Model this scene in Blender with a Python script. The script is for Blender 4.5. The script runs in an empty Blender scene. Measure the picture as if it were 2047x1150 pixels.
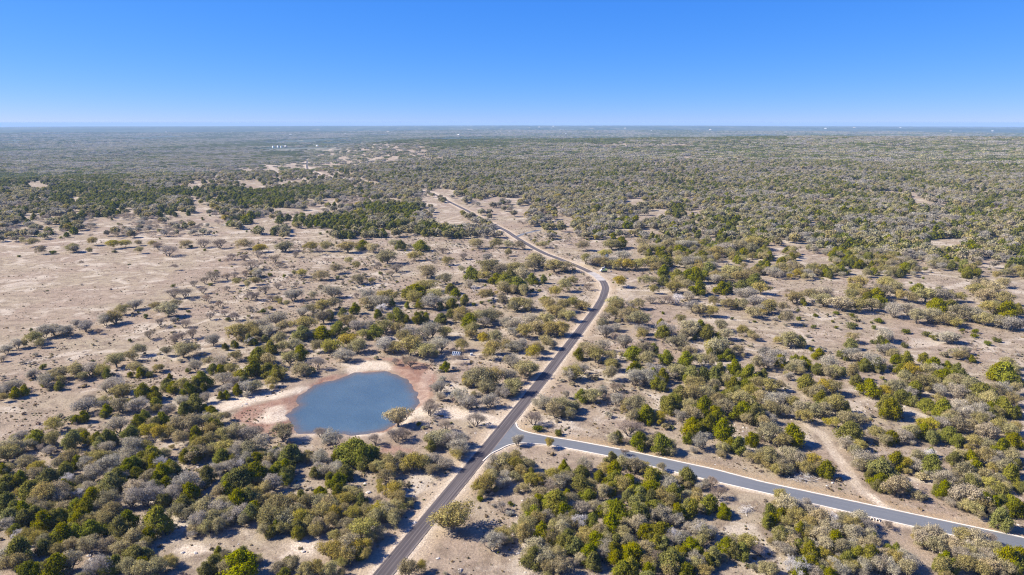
import bpy, math, random
import numpy as np
from mathutils import Vector

# ---------------------------------------------------------------- camera, sky, sun, exposure
CAM_H = 120.0                      # drone height above the junction, metres
FPX = 1365.0                       # focal length in photograph pixels (2047 wide)
EYE_V = 245.0                      # photograph row of the eye-level line
PITCH = math.atan((575.0 - EYE_V) / FPX)
SUN_ELEV, SUN_AZ = math.radians(38.0), math.radians(-86.0)    # azimuth from +Y towards +X
scene = bpy.context.scene
cam_data = bpy.data.cameras.new("camera")
cam_data.sensor_width = 36.0
cam_data.lens = 36.0 * FPX / 2047.0
cam_data.clip_start = 0.5
cam_data.clip_end = 200000.0
cam = bpy.data.objects.new("camera", cam_data)
cam.location = (0, 0, CAM_H)
cam.rotation_euler = (math.pi / 2 - PITCH, 0, 0)
scene.collection.objects.link(cam)
scene.camera = cam

world = bpy.data.worlds.new("World")
scene.world = world
world.use_nodes = True
wn = world.node_tree
wn.nodes.clear()
sky = wn.nodes.new("ShaderNodeTexSky")
sky.sky_type = 'NISHITA'
sky.sun_disc = False
sky.sun_elevation = SUN_ELEV
sky.sun_rotation = SUN_AZ
sky.altitude = 6000               # thin clean winter air
sky.air_density = 1.0
sky.dust_density = 0.0
sky.ozone_density = 3.0
sp = wn.nodes.new("ShaderNodeSeparateColor"); cb = wn.nodes.new("ShaderNodeCombineColor")
wn.links.new(sky.outputs[0], sp.inputs[0])
for ch, (gain, power) in enumerate(((0.320, 1.22), (1.065, 0.64), (4.05, 0.24))):      # one even colour grade for the whole sky
    pw = wn.nodes.new("ShaderNodeMath"); pw.operation = 'POWER'; pw.inputs[1].default_value = power
    ml = wn.nodes.new("ShaderNodeMath"); ml.operation = 'MULTIPLY'; ml.inputs[1].default_value = gain
    wn.links.new(sp.outputs[ch], pw.inputs[0]); wn.links.new(pw.outputs[0], ml.inputs[0]); wn.links.new(ml.outputs[0], cb.inputs[ch])
bg = wn.nodes.new("ShaderNodeBackground")
bg.inputs['Strength'].default_value = 0.0622
wo = wn.nodes.new("ShaderNodeOutputWorld")
wn.links.new(cb.outputs[0], bg.inputs['Color'])
wn.links.new(bg.outputs[0], wo.inputs['Surface'])

sun_data = bpy.data.lights.new("sun", 'SUN')
sun_data.energy = 5.0
sun_data.angle = math.radians(0.5)
sun_data.color = (1.0, 0.90, 0.76)
sun = bpy.data.objects.new("sun", sun_data)
S = Vector((math.sin(SUN_AZ) * math.cos(SUN_ELEV), math.cos(SUN_AZ) * math.cos(SUN_ELEV), math.sin(SUN_ELEV)))
sun.rotation_euler = S.to_track_quat('Z', 'Y').to_euler()
sun.location = (-200, 100, 400)
scene.collection.objects.link(sun)

vs = scene.view_settings
vs.view_transform = 'Standard'
vs.look = 'None'
vs.exposure = 1.4
vs.gamma = 1.0
vs.use_curve_mapping = False
cy = scene.cycles
cy.max_bounces = 4
cy.diffuse_bounces = 3
cy.glossy_bounces = 2
cy.transmission_bounces = 2
cy.transparent_max_bounces = 4
cy.volume_bounces = 0
cy.use_denoising = True
cy.denoiser = 'OPENIMAGEDENOISE'
cy.denoising_input_passes = 'RGB_ALBEDO_NORMAL'
cy.denoising_prefilter = 'NONE'
cy.pixel_filter_type = 'BLACKMAN_HARRIS'
cy.filter_width = 1.15

# ---------------------------------------------------------------- small helpers
rng = np.random.default_rng(7)
COL = scene.collection

def vnoise(x, y, seed=0):
    """smooth value noise, -1..1, numpy"""
    x = np.asarray(x, dtype=np.float64); y = np.asarray(y, dtype=np.float64)
    xi = np.floor(x).astype(np.int64); yi = np.floor(y).astype(np.int64)
    fx = x - xi; fy = y - yi
    fx = fx * fx * fx * (fx * (fx * 6 - 15) + 10); fy = fy * fy * fy * (fy * (fy * 6 - 15) + 10)
    def hsh(a, b):
        n = (a * 374761393 + b * 668265263 + seed * 974711) & 0x7fffffff
        n = ((n ^ (n >> 13)) * 1274126177) & 0x7fffffff
        n = n ^ (n >> 16)
        return (n & 0xffff) / 32767.5 - 1.0
    a = hsh(xi, yi); b = hsh(xi + 1, yi); c = hsh(xi, yi + 1); d = hsh(xi + 1, yi + 1)
    return (a * (1 - fx) + b * fx) * (1 - fy) + (c * (1 - fx) + d * fx) * fy

def fbm(x, y, seed=0, oct=3):
    s = 0; a = 1; t = 0
    for k in range(oct):
        s = s + a * vnoise(np.asarray(x) * 2 ** k, np.asarray(y) * 2 ** k, seed + k * 17); t += a; a *= 0.5
    return s / t

def sstep(a, b, x):
    t = np.clip((x - a) / (b - a), 0, 1)
    return t * t * (3 - 2 * t)

CP, SP = math.cos(PITCH), math.sin(PITCH)
def pix_ray(u, v):
    dx = (np.asarray(u, dtype=np.float64) - 1023.5) / FPX
    dy = (575.0 - np.asarray(v, dtype=np.float64)) / FPX
    return dx, CP + dy * SP, -SP + dy * CP          # per unit of optical-axis depth

def project(x, y, z):
    zc = y * CP - (z - CAM_H) * SP
    yc = y * SP + (z - CAM_H) * CP
    zc = np.maximum(zc, 1e-3)
    return 1023.5 + FPX * x / zc, 575.0 - FPX * yc / zc, zc

# ---------------------------------------------------------------- terrain height
def height_base(x, y):
    x = np.asarray(x, dtype=np.float64); y = np.asarray(y, dtype=np.float64)
    r = np.hypot(x, y); az = np.degrees(np.arctan2(x, y))
    yf = np.maximum(y, 1.0)
    ridge = np.interp(az, [-25, -16, -11, -6, 3, 18, 35, 60], [8, 14, 24, 31, 34, 49, 58, 58])
    far = np.interp(az, [-40, -30, -12, 0, 12, 25, 36], [30, 36, 48, 54, 52, 40, 30])
    far = far + 13 * fbm(x / 4200, y / 2600, 31, 3)
    wr = sstep(-17, -8, az)
    lr = np.log(np.maximum(r, 1))
    def prof(kr, kh):
        return np.interp(lr, np.log(kr), kh)
    # right and centre: slow rise to a wooded ridge, then a lower valley
    a = sstep(950, 2400, r) * 0.42 + sstep(2200, 3600, r) * 0.58
    right = a * ridge - sstep(3700, 5200, r) * (ridge + 22)
    left = -24 * sstep(1650, 2300, r) - 12 * sstep(2600, 5000, r) + 3 * sstep(1000, 1500, r) - 3 * sstep(1500, 1700, r)
    h = right * wr + left * (1 - wr)
    h = h * (1 - sstep(6500, 15000, r)) + far * sstep(6500, 15000, r)
    h = h + 0.9 * fbm(x / 170, y / 170, 3, 2) * sstep(180, 420, r) + 2.5 * fbm(x / 420, y / 420, 9, 3) * sstep(700, 1500, r)
    h = h + 13 * fbm(x / 1500, y / 1100, 19, 3) * sstep(2000, 4200, r) * (1 - 0.3 * sstep(8000, 15000, r))
    return h - r * r / 1.48e7                      # the curve of the earth, refraction included

def hit(u, v, lift=0.0):
    """ground point seen at photograph pixel (u,v); lift raises the surface"""
    u = np.atleast_1d(np.asarray(u, dtype=np.float64)); v = np.atleast_1d(np.asarray(v, dtype=np.float64))
    lift = np.broadcast_to(np.asarray(lift, dtype=np.float64), u.shape)
    dx, dy, dz = pix_ray(u, v)
    ts = np.exp(np.linspace(math.log(90), math.log(30000), 420))
    if len(u) <= 60:
        T = ts[:, None]; D = CAM_H + dz * T - height_base(dx * T, dy * T) - lift
        neg = D[1:] <= 0; k = np.where(neg.any(0), neg.argmax(0) + 1, len(ts) - 1); j = np.arange(len(u))
        best = ts[k - 1] + D[k - 1, j] / np.maximum(D[k - 1, j] - D[k, j], 1e-9) * (ts[k] - ts[k - 1])
        ts = ()
    else: best = np.full(u.shape, np.nan)
    prev = None
    for t in ts:
        d = CAM_H + dz * t - height_base(dx * t, dy * t) - lift
        if prev is not None:
            c = np.isnan(best) & (d <= 0)
            if c.any():
                f = prev[1] / np.maximum(prev[1] - d, 1e-9)
                best = np.where(c, prev[0] + f * (t - prev[0]), best)
        prev = (t, d)
    best = np.where(np.isnan(best), 30000, best)
    for _ in range(4):
        d = CAM_H + dz * best - height_base(dx * best, dy * best) - lift
        best = best - d / np.minimum(dz, -1e-3) * 0.9
    return dx * best, dy * best, best

def hit_list(pts):
    p = np.array(pts, dtype=np.float64)
    x, y, _ = hit(p[:, 0], p[:, 1])
    return np.stack([x, y], 1)

def resample(p, step):
    p = np.asarray(p, dtype=np.float64)
    d = np.r_[0, np.cumsum(np.hypot(*np.diff(p, axis=0).T))]
    n = max(2, int(d[-1] / step) + 1)
    s = np.linspace(0, d[-1], n)
    return np.stack([np.interp(s, d, p[:, 0]), np.interp(s, d, p[:, 1])], 1)

def smooth(p, step, it=12):
    q = resample(p, step)
    for _ in range(it):
        m = q.copy(); m[1:-1] = (q[:-2] + 2 * q[1:-1] + q[2:]) / 4; q = m
    return q

def dist_line(x, y, line, reach):
    """distance of points to a polyline (inf beyond reach of its box)"""
    x = np.asarray(x); y = np.asarray(y); out = np.full(x.shape, 1e9)
    lo = line.min(0) - reach; hi = line.max(0) + reach
    m = (x > lo[0]) & (x < hi[0]) & (y > lo[1]) & (y < hi[1])
    if len(line) > 14 and m.sum() > 3000:              # long lines piece by piece
        sub = np.full(int(m.sum()), 1e9)
        for i in range(0, len(line) - 1, 10): sub = np.minimum(sub, dist_line(x[m], y[m], line[i:i + 11], reach))
        out[m] = sub
        return out
    px, py = x[m], y[m]; d = np.full(px.shape, 1e9)
    for a, b in zip(line[:-1], line[1:]):
        ab = b - a; l2 = max((ab ** 2).sum(), 1e-9)
        t = np.clip(((px - a[0]) * ab[0] + (py - a[1]) * ab[1]) / l2, 0, 1)
        d = np.minimum(d, np.hypot(px - a[0] - t * ab[0], py - a[1] - t * ab[1]))
    out[m] = d
    return out

def sdist_poly(x, y, poly, reach=40):
    """signed distance to a closed polygon: negative inside"""
    x = np.asarray(x); y = np.asarray(y); out = np.full(x.shape, 1e9)
    lo = poly.min(0) - reach; hi = poly.max(0) + reach
    m = (x > lo[0]) & (x < hi[0]) & (y > lo[1]) & (y < hi[1])
    px, py = x[m], y[m]; d = np.full(px.shape, 1e9); ins = np.zeros(px.shape, bool)
    for a, b in zip(poly, np.roll(poly, -1, axis=0)):
        ab = b - a; l2 = max((ab ** 2).sum(), 1e-9)
        t = np.clip(((px - a[0]) * ab[0] + (py - a[1]) * ab[1]) / l2, 0, 1)
        d = np.minimum(d, np.hypot(px - a[0] - t * ab[0], py - a[1] - t * ab[1]))
        c = (a[1] > py) != (b[1] > py)
        xs = a[0] + (py - a[1]) / (b[1] - a[1] if b[1] != a[1] else 1e-9) * ab[0]
        ins ^= c & (px < xs)
    out[m] = np.where(ins, -d, d)
    return out

def tag(o, label=None, cat=None, group=None, kind=None):
    if label: o["label"] = label
    if cat: o["category"] = cat
    if group: o["group"] = group
    if kind: o["kind"] = kind
    return o

def np_mesh(name, verts, faces, mats=(), smooth_shade=False):
    """verts (N,3); faces (M,k) of one size"""
    me = bpy.data.meshes.new(name)
    verts = np.asarray(verts, dtype=np.float32); faces = np.asarray(faces, dtype=np.int32)
    k = faces.shape[1]
    me.vertices.add(len(verts)); me.vertices.foreach_set("co", verts.ravel())
    me.loops.add(faces.size); me.loops.foreach_set("vertex_index", faces.ravel())
    me.polygons.add(len(faces))
    me.polygons.foreach_set("loop_start", np.arange(0, faces.size, k, dtype=np.int32))
    if smooth_shade:
        me.polygons.foreach_set("use_smooth", np.ones(len(faces), dtype=bool))
    me.update(calc_edges=True)
    for m in mats: me.materials.append(m)
    return me

def link(o, parent=None):
    COL.objects.link(o)
    if parent is not None: o.parent = parent
    return o

class MB:
    """collects boxes, tubes and faces into one mesh"""
    def __init__(self): self.v = []; self.f = []
    def add(self, v, f):
        n = len(self.v); self.v += [tuple(p) for p in v]; self.f += [tuple(i + n for i in q) for q in f]
    def box(self, c, s, rz=0.0, taper=1.0, ry=0.0):
        cx, cy_, cz = c; sx, sy, sz = s[0] / 2, s[1] / 2, s[2] / 2
        vv = []
        for k in (-1, 1):
            t = 1.0 if k < 0 else taper
            for i, j in ((-1, -1), (1, -1), (1, 1), (-1, 1)):
                x, y, z = i * sx * t, j * sy * t, k * sz
                x, z = x * math.cos(ry) + z * math.sin(ry), -x * math.sin(ry) + z * math.cos(ry)
                vv.append((cx + x * math.cos(rz) - y * math.sin(rz), cy_ + x * math.sin(rz) + y * math.cos(rz), cz + z))
        self.add(vv, [(3, 2, 1, 0), (4, 5, 6, 7), (0, 1, 5, 4), (1, 2, 6, 5), (2, 3, 7, 6), (3, 0, 4, 7)])
        return self
    def tube(self, pts, rad, n=8, cap=True):
        pts = [Vector(p) for p in pts]
        if not hasattr(rad, '__len__'): rad = [rad] * len(pts)
        vv, ff = [], []
        for i, p in enumerate(pts):
            t = (pts[min(i + 1, len(pts) - 1)] - pts[max(i - 1, 0)]).normalized()
            a = t.orthogonal().normalized() if abs(t.z) > 0.95 else t.cross(Vector((0, 0, 1))).normalized()
            b = t.cross(a)
            for k in range(n):
                w = 2 * math.pi * k / n
                vv.append(p + (a * math.cos(w) + b * math.sin(w)) * rad[i])
        for i in range(len(pts) - 1):
            for k in range(n):
                ff.append((i * n + k, i * n + (k + 1) % n, (i + 1) * n + (k + 1) % n, (i + 1) * n + k))
        if cap:
            ff.append(tuple(range(n - 1, -1, -1))); ff.append(tuple((len(pts) - 1) * n + k for k in range(n)))
        self.add(vv, ff); return self
    def build(self, name, mat, parent=None, smooth_shade=False, loc=None):
        me = bpy.data.meshes.new(name); me.from_pydata(self.v, [], self.f)
        me.materials.append(mat); me.update()
        if smooth_shade:
            me.polygons.foreach_set("use_smooth", np.ones(len(me.polygons), dtype=bool))
        o = bpy.data.objects.new(name, me)
        if loc is not None: o.location = loc
        return link(o, parent)

def empty(name, loc, rz=0.0):
    o = bpy.data.objects.new(name, None); o.location = loc; o.rotation_euler = (0, 0, rz)
    o.empty_display_size = 0.5
    return link(o)

# ---------------------------------------------------------------- materials
def new_mat(name):
    m = bpy.data.materials.new(name); m.use_nodes = True
    nt = m.node_tree; nt.nodes.clear()
    out = nt.nodes.new("ShaderNodeOutputMaterial")
    return m, nt, out

def N(nt, t, **kw):
    n = nt.nodes.new(t)
    for k, v in kw.items():
        if k.startswith('i_'): n.inputs[k[2:].replace('_', ' ')].default_value = v
        else: setattr(n, k, v)
    return n

def math_node(nt, op, a, b=None, clamp=False):
    n = nt.nodes.new("ShaderNodeMath"); n.operation = op; n.use_clamp = clamp
    for i, s in enumerate((a, b)):
        if s is None: continue
        if hasattr(s, 'links'): nt.links.new(s, n.inputs[i])
        else: n.inputs[i].default_value = s
    return n.outputs[0]

def mix_col(nt, fac, a, b, blend='MIX'):
    n = nt.nodes.new("ShaderNodeMix"); n.data_type = 'RGBA'; n.blend_type = blend
    for s, i in ((fac, 0), (a, 6), (b, 7)):
        if hasattr(s, 'links'): nt.links.new(s, n.inputs[i])
        elif i == 0: n.inputs[0].default_value = s
        else: n.inputs[i].default_value = (*s, 1.0) if len(s) == 3 else s
    return n.outputs[2]

def noise(nt, vec, scale, detail=3.0, rough=0.55, dist=0.0):
    n = nt.nodes.new("ShaderNodeTexNoise"); n.inputs['Scale'].default_value = scale
    n.inputs['Detail'].default_value = detail; n.inputs['Roughness'].default_value = rough
    n.inputs['Distortion'].default_value = dist
    if vec is not None: nt.links.new(vec, n.inputs['Vector'])
    return n.outputs['Fac']

def ramp(nt, fac, lo, hi):
    n = nt.nodes.new("ShaderNodeMapRange"); n.interpolation_type = 'SMOOTHSTEP'
    nt.links.new(fac, n.inputs[0]); n.inputs[1].default_value = lo; n.inputs[2].default_value = hi
    return n.outputs[0]

def plain(name, col, rough=0.6, metal=0.0, spec=0.3, var=0.12, scale=1.5):
    m, nt, out = new_mat(name)
    p = nt.nodes.new("ShaderNodeBsdfPrincipled")
    tc = nt.nodes.new("ShaderNodeTexCoord")
    f = noise(nt, tc.outputs['Object'], scale, 4)
    c = mix_col(nt, ramp(nt, f, 0.3, 0.7), [x * (1 - var) for x in col], [min(1, x * (1 + var)) for x in col])
    nt.links.new(c, p.inputs['Base Color'])
    p.inputs['Roughness'].default_value = rough; p.inputs['Metallic'].default_value = metal
    p.inputs['Specular IOR Level'].default_value = spec
    nt.links.new(p.outputs[0], out.inputs['Surface'])
    return m

def make_leaf():
    m, nt, out = new_mat("foliage")
    oi = nt.nodes.new("ShaderNodeObjectInfo")
    at = nt.nodes.new("ShaderNodeAttribute"); at.attribute_name = "tint"
    sep = nt.nodes.new("ShaderNodeSeparateColor"); nt.links.new(at.outputs['Color'], sep.inputs[0])
    h = nt.nodes.new("ShaderNodeHueSaturation")
    # hue and value wander per tree and per tuft
    r2 = math_node(nt, 'FRACT', math_node(nt, 'MULTIPLY', oi.outputs['Random'], 7.31))
    hue = math_node(nt, 'ADD', math_node(nt, 'MULTIPLY', math_node(nt, 'SUBTRACT', oi.outputs['Random'], 0.5), 0.030),
                    math_node(nt, 'ADD', 0.485, math_node(nt, 'MULTIPLY', sep.outputs[1], 0.03)))
    val = math_node(nt, 'ADD', math_node(nt, 'MULTIPLY', r2, 0.4), math_node(nt, 'ADD', 0.35, math_node(nt, 'MULTIPLY', sep.outputs[0], 0.9)))
    sat = math_node(nt, 'ADD', 0.75, math_node(nt, 'MULTIPLY', math_node(nt, 'FRACT', math_node(nt, 'MULTIPLY', oi.outputs['Random'], 3.77)), 0.5))
    nt.links.new(hue, h.inputs['Hue']); nt.links.new(val, h.inputs['Value']); nt.links.new(sat, h.inputs['Saturation'])
    # a tree of its own carries its tone on the object, a tree of a mass on its point
    ia = nt.nodes.new("ShaderNodeAttribute"); ia.attribute_type = 'INSTANCER'; ia.attribute_name = "tone"
    nt.links.new(mix_col(nt, oi.outputs['Alpha'], oi.outputs['Color'], ia.outputs['Color']), h.inputs['Color'])
    d = nt.nodes.new("ShaderNodeBsdfDiffuse"); t = nt.nodes.new("ShaderNodeBsdfTranslucent")
    nt.links.new(h.outputs[0], d.inputs['Color']); nt.links.new(h.outputs[0], t.inputs['Color'])
    mx = nt.nodes.new("ShaderNodeMixShader"); mx.inputs[0].default_value = 0.36
    nt.links.new(d.outputs[0], mx.inputs[1]); nt.links.new(t.outputs[0], mx.inputs[2])
    nt.links.new(mx.outputs[0], out.inputs['Surface'])
    return m

LEAF = make_leaf()
BARK = plain("bark", (0.15, 0.128, 0.108), 0.95, spec=0.1, var=0.35, scale=3)
PALE_BARK = plain("weathered_wood", (0.42, 0.40, 0.385), 0.9, spec=0.1, var=0.25, scale=2)

# ---------------------------------------------------------------- lines and outlines read off the photograph, put on the ground
ROAD_PX = [(690, 1241), (765, 1150), (888, 1000), (975.5, 894), (1052, 800), (1087.6, 755.3), (1156, 665.6), (1192.5, 617), (1205, 596),
           (1211, 576), (1206, 563.5), (1192.5, 551.5), (1175.8, 542.4), (1159, 534.8), (1143, 528), (1122, 519.6), (1092, 508.5),
           (1067.8, 496.5), (1030, 474), (1014, 463), (970, 441), (932, 420.5), (896, 402.7), (863, 386), (800, 374), (700, 361), (640, 350.5),
           (616, 343), (613, 332), (614, 321), (628, 314), (680, 306)]
UPPER_PX = [(1030, 846), (1031, 851), (1034, 857), (1041, 861.5), (1060, 866.8), (1095.6, 874), (1160, 884.5), (1253, 902), (1430, 940),
            (1525, 965), (1763, 1016), (2040, 1075), (2300, 1132)]
LOWER_PX = [(964, 922), (981, 906.5), (997.6, 899), (1012, 891), (1027, 887), (1043, 885.5), (1095.6, 889), (1160, 901), (1220, 912.6),
            (1390, 953.6), (1525, 984.5), (1702, 1025), (1824, 1052.5), (2040, 1100), (2300, 1160)]
POND_Z = -0.55
def unit2(q): return q / (np.linalg.norm(q, axis=1, keepdims=True) + 1e-9)
road_c = smooth(hit_list(ROAD_PX), 2.0, 8)
upper = resample(hit_list(UPPER_PX), 1.0); lower = resample(hit_list(LOWER_PX), 1.0)
for _ in range(3):
    for q in (upper, lower): q[1:-1] = (q[:-2] + 2 * q[1:-1] + q[2:]) / 4
spur_c = smooth(hit_list([(1031, 474), (1048, 467.5), (1066, 463), (1082, 459.5)]), 2.0, 3)

def tile(x0, y0, s, pts): return [(x0 + a / s, y0 + b / s) for a, b in pts]
P = lambda pts: tile(450, 700, 4.993, pts)
pond_poly = resample(np.vstack([hit_list(P([(600, 640), (640, 710), (690, 785), (740, 818), (900, 822), (1100, 827), (1250, 832), (1400, 827), (1540, 812),
    (1600, 780), (1680, 730), (1780, 660), (1860, 592), (1905, 540), (1922, 440), (1892, 350), (1812, 270), (1700, 222), (1560, 205), (1400, 213),
    (1250, 235), (1130, 275), (1000, 312), (900, 352), (830, 400), (740, 452), (695, 500), (705, 545), (680, 595)])), ]), 1.5)
_k = fbm(pond_poly[:, 0] / 4.5, pond_poly[:, 1] / 4.5, 201, 3)[:, None]; _c = pond_poly.mean(0)
pond_poly = pond_poly + unit2(pond_poly - _c) * _k * 2.3
red_polys = [hit_list(P(q)) for q in (
    [(85, 640), (200, 575), (420, 520), (600, 480), (740, 425), (840, 385), (860, 420), (700, 520), (700, 620), (600, 650), (640, 720), (690, 800), (560, 830), (430, 850), (290, 770), (130, 710)],
    [(1640, 190), (1720, 130), (1560, 85), (1400, 90), (1700, 80), (2047, 150), (2110, 300), (2060, 470), (1930, 560), (1890, 560), (1930, 440), (1890, 340), (1800, 260)],
    [(860, 400), (1000, 330), (1140, 285), (1120, 250), (960, 290), (830, 350)],
    [(1620, 960), (1850, 980), (1900, 1020), (1700, 1040), (1560, 1010)])]
white_polys = [hit_list(P(q)) for q in (
    [(1190, 190), (1290, 150), (1400, 112), (1590, 110), (1680, 165), (1690, 210), (1560, 195), (1400, 200), (1260, 228)],
    [(-120, 560), (60, 500), (300, 435), (520, 410), (700, 385), (850, 345), (840, 390), (640, 465), (400, 500), (120, 575), (-60, 640)],
    [(290, 710), (390, 600), (520, 560), (640, 600), (600, 690), (450, 740)],
    [(700, 818), (900, 826), (1250, 838), (1540, 815), (1550, 835), (1250, 868), (900, 845), (690, 840)],
    [(1660, 780), (1790, 700), (1870, 600), (1960, 555), (2020, 590), (1900, 660), (1800, 760), (1690, 800)])]
white_polys += [hit_list(q) for q in (
    [(840, 830), (870, 815), (920, 818), (975, 826), (1010, 838), (985, 856), (940, 842), (880, 836)],
    [(560, 1090), (600, 1070), (630, 1085), (620, 1110), (570, 1112)], [(340, 1098), (390, 1085), (420, 1102), (380, 1115)],
    [(500, 299.5), (540, 296), (600, 295.5), (650, 295.5), (640, 299), (600, 300)])]
tracks = [(hit_list(q), w, a) for q, w, a in (
    ([(1002, 842), (960, 833), (915, 823), (870, 824), (838, 829)], 2.6, 0.95),
    ([(1025, 741), (1017, 732), (974, 723), (926, 719), (880, 728), (857, 745), (845, 769), (845, 800)], 3.2, 0.28),
    ([(940, 712), (955, 709), (975, 705), (1010, 690)], 1.4, 0.8),
    ([(1611, 849), (1648, 870), (1663, 900), (1690, 934), (1715, 976), (1763, 1011)], 2.2, 0.5),
    ([(1741, 990), (1752, 1000), (1764, 1012)], 1.6, 1.0),
    ([(1420, 650), (1520, 658), (1640, 668), (1790, 687), (1915, 693), (2060, 700)], 2.4, 0.35),
    ([(0, 492), (100, 486), (216, 478), (330, 477), (500, 475), (607, 475), (690, 468), (767, 459), (843, 453), (881, 443), (932, 428)], 3.0, 0.5),
    ([(500, 330), (545, 331), (600, 327), (612, 326)], 14, 0.6), ([(560, 348), (545, 338), (540, 330)], 10, 0.5),
    ([(1150, 520), (1175, 535), (1195, 548), (1225, 556), (1250, 575), (1230, 620), (1210, 640)], 5.0, 0.35),
    ([(1188, 590), (1196, 575), (1190, 562)], 1.2, 0.5))]

def pond_sd(x, y):
    return sdist_poly(x, y, pond_poly, 60)

def height(x, y):
    """terrain with the pond basin cut into it"""
    h = height_base(x, y)
    sd = pond_sd(x, y)
    near = sd < 50
    if np.any(near):
        w = 1 - sstep(2.0, 12.0, sd)
        bank = np.where(sd > 0, POND_Z + 0.10 * np.minimum(sd, 6), POND_Z + np.maximum(sd * 0.22, -1.6))
        h = np.where(near, h * (1 - w) + bank * w, h)
    return h

# ---------------------------------------------------------------- ground sheet
def build_ground():
    az = np.radians(np.r_[np.arange(-180, -60, 8.0), np.arange(-60, -40, 1.0), np.arange(-40, 40, 0.15), np.arange(40, 60, 1.0), np.arange(60, 180, 8.0)])
    r = np.r_[np.linspace(4, 95, 12), np.exp(np.arange(math.log(100), math.log(900), 0.0046)), np.exp(np.arange(math.log(900), math.log(42000), 0.013)), 42000]
    A, R = np.meshgrid(az, r)
    X = R * np.sin(A); Y = R * np.cos(A)
    x, y = X.ravel(), Y.ravel()
    z = height(x, y)
    nr = R.ravel()
    near = nr < 700
    z = z + np.where(near, 0.05 * fbm(x / 2.2, y / 2.2, 5, 2), 0) * (pond_sd(x, y) > 1)
    na, nR = len(az), len(r)
    i = np.arange(nR - 1)[:, None] * na; j = np.arange(na)[None, :]; j2 = (j + 1) % na
    f = np.stack([(i + j).ravel(), (i + j2).ravel(), (i + na + j2).ravel(), (i + na + j).ravel()], 1)
    # flush disc under the road and kerbs so the sheets never cross
    me = np_mesh("ground", np.stack([x, y, z], 1), f[:, ::-1], (), True)
    wob = 1.6 * fbm(x / 5, y / 5, 41, 3); wob2 = fbm(x / 2.5, y / 2.5, 47, 3)
    red = np.zeros(x.shape)
    for q in red_polys: red = np.maximum(red, 1 - sstep(-1.5, 2.5, sdist_poly(x, y, q, 15) + wob))
    sd = pond_sd(x, y)
    red = np.maximum(red, (1 - sstep(0.5, 3.0, sd + wob * 0.6)) * (0.75 + 0.25 * np.sign(fbm(x / 12, y / 12, 77, 1))))
    cal = np.zeros(x.shape)
    for k, q in enumerate(white_polys):
        e = 3.4 if k < 8 else 12.0
        cal = np.maximum(cal, (1 - sstep(-e * 0.6, e * 0.5, sdist_poly(x, y, q, 30) + wob * e * 0.45)))
    for q, w, s in tracks:
        q = resample(q, 4.0); d = dist_line(x, y, q, w + 8)
        cal = np.maximum(cal, s * (1 - sstep(w * 0.45, w * 1.15, d + 0.35 * wob)))
    # graded verges beside both roads
    d = dist_line(x, y, road_c[::2], 16)
    ex = np.where(nr > 1100, 2.5, 0.0)
    verge = (1 - sstep(3.6 + ex, 4.9 + ex * 2.4, d + 0.35 * wob)) * 0.85
    soft = (1 - sstep(4.5 + ex * 2, 9.5 + ex * 3, d + wob)) * 0.42
    cal = np.maximum(cal, np.maximum(verge, soft))
    for q, a, b in ((upper, 0.5, 1.5), (lower, 0.9, 2.6)):
        dk = dist_line(x, y, q[::2], 8)
        cal = np.maximum(cal, (1 - sstep(a, b, dk + 0.3 * wob)) * 0.85)
    cal = np.maximum(cal, (1 - sstep(2.5, 4.0, dist_line(x, y, spur_c, 8))) * 0.6)
    # golden grass on the verge of the side road
    gold = np.zeros(x.shape)
    for q, s, wdt in ((upper, 0.8, 7.0), (lower, 0.5, 3.5)):
        dk = dist_line(x, y, q[::2], 12)
        gold = np.maximum(gold, s * (1 - sstep(wdt * 0.4, wdt, dk + wob)))
    gold = np.maximum(gold, 0.7 * (1 - sstep(5.5, 10, d + wob)))
    woods = sstep(3300, 4600, nr)
    col = np.zeros((len(x), 4), dtype=np.float32)
    col[:, 0] = red; col[:, 1] = np.clip(cal, 0, 1); col[:, 2] = woods; col[:, 3] = gold
    at = me.color_attributes.new("soil", 'FLOAT_COLOR', 'POINT')
    at.data.foreach_set("color", col.ravel())
    me.materials.append(GROUND)
    o = bpy.data.objects.new("ground", me); link(o)
    tag(o, "pale dry grassland with stony bare patches running to the horizon", None, None, "structure")
    return o

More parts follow.
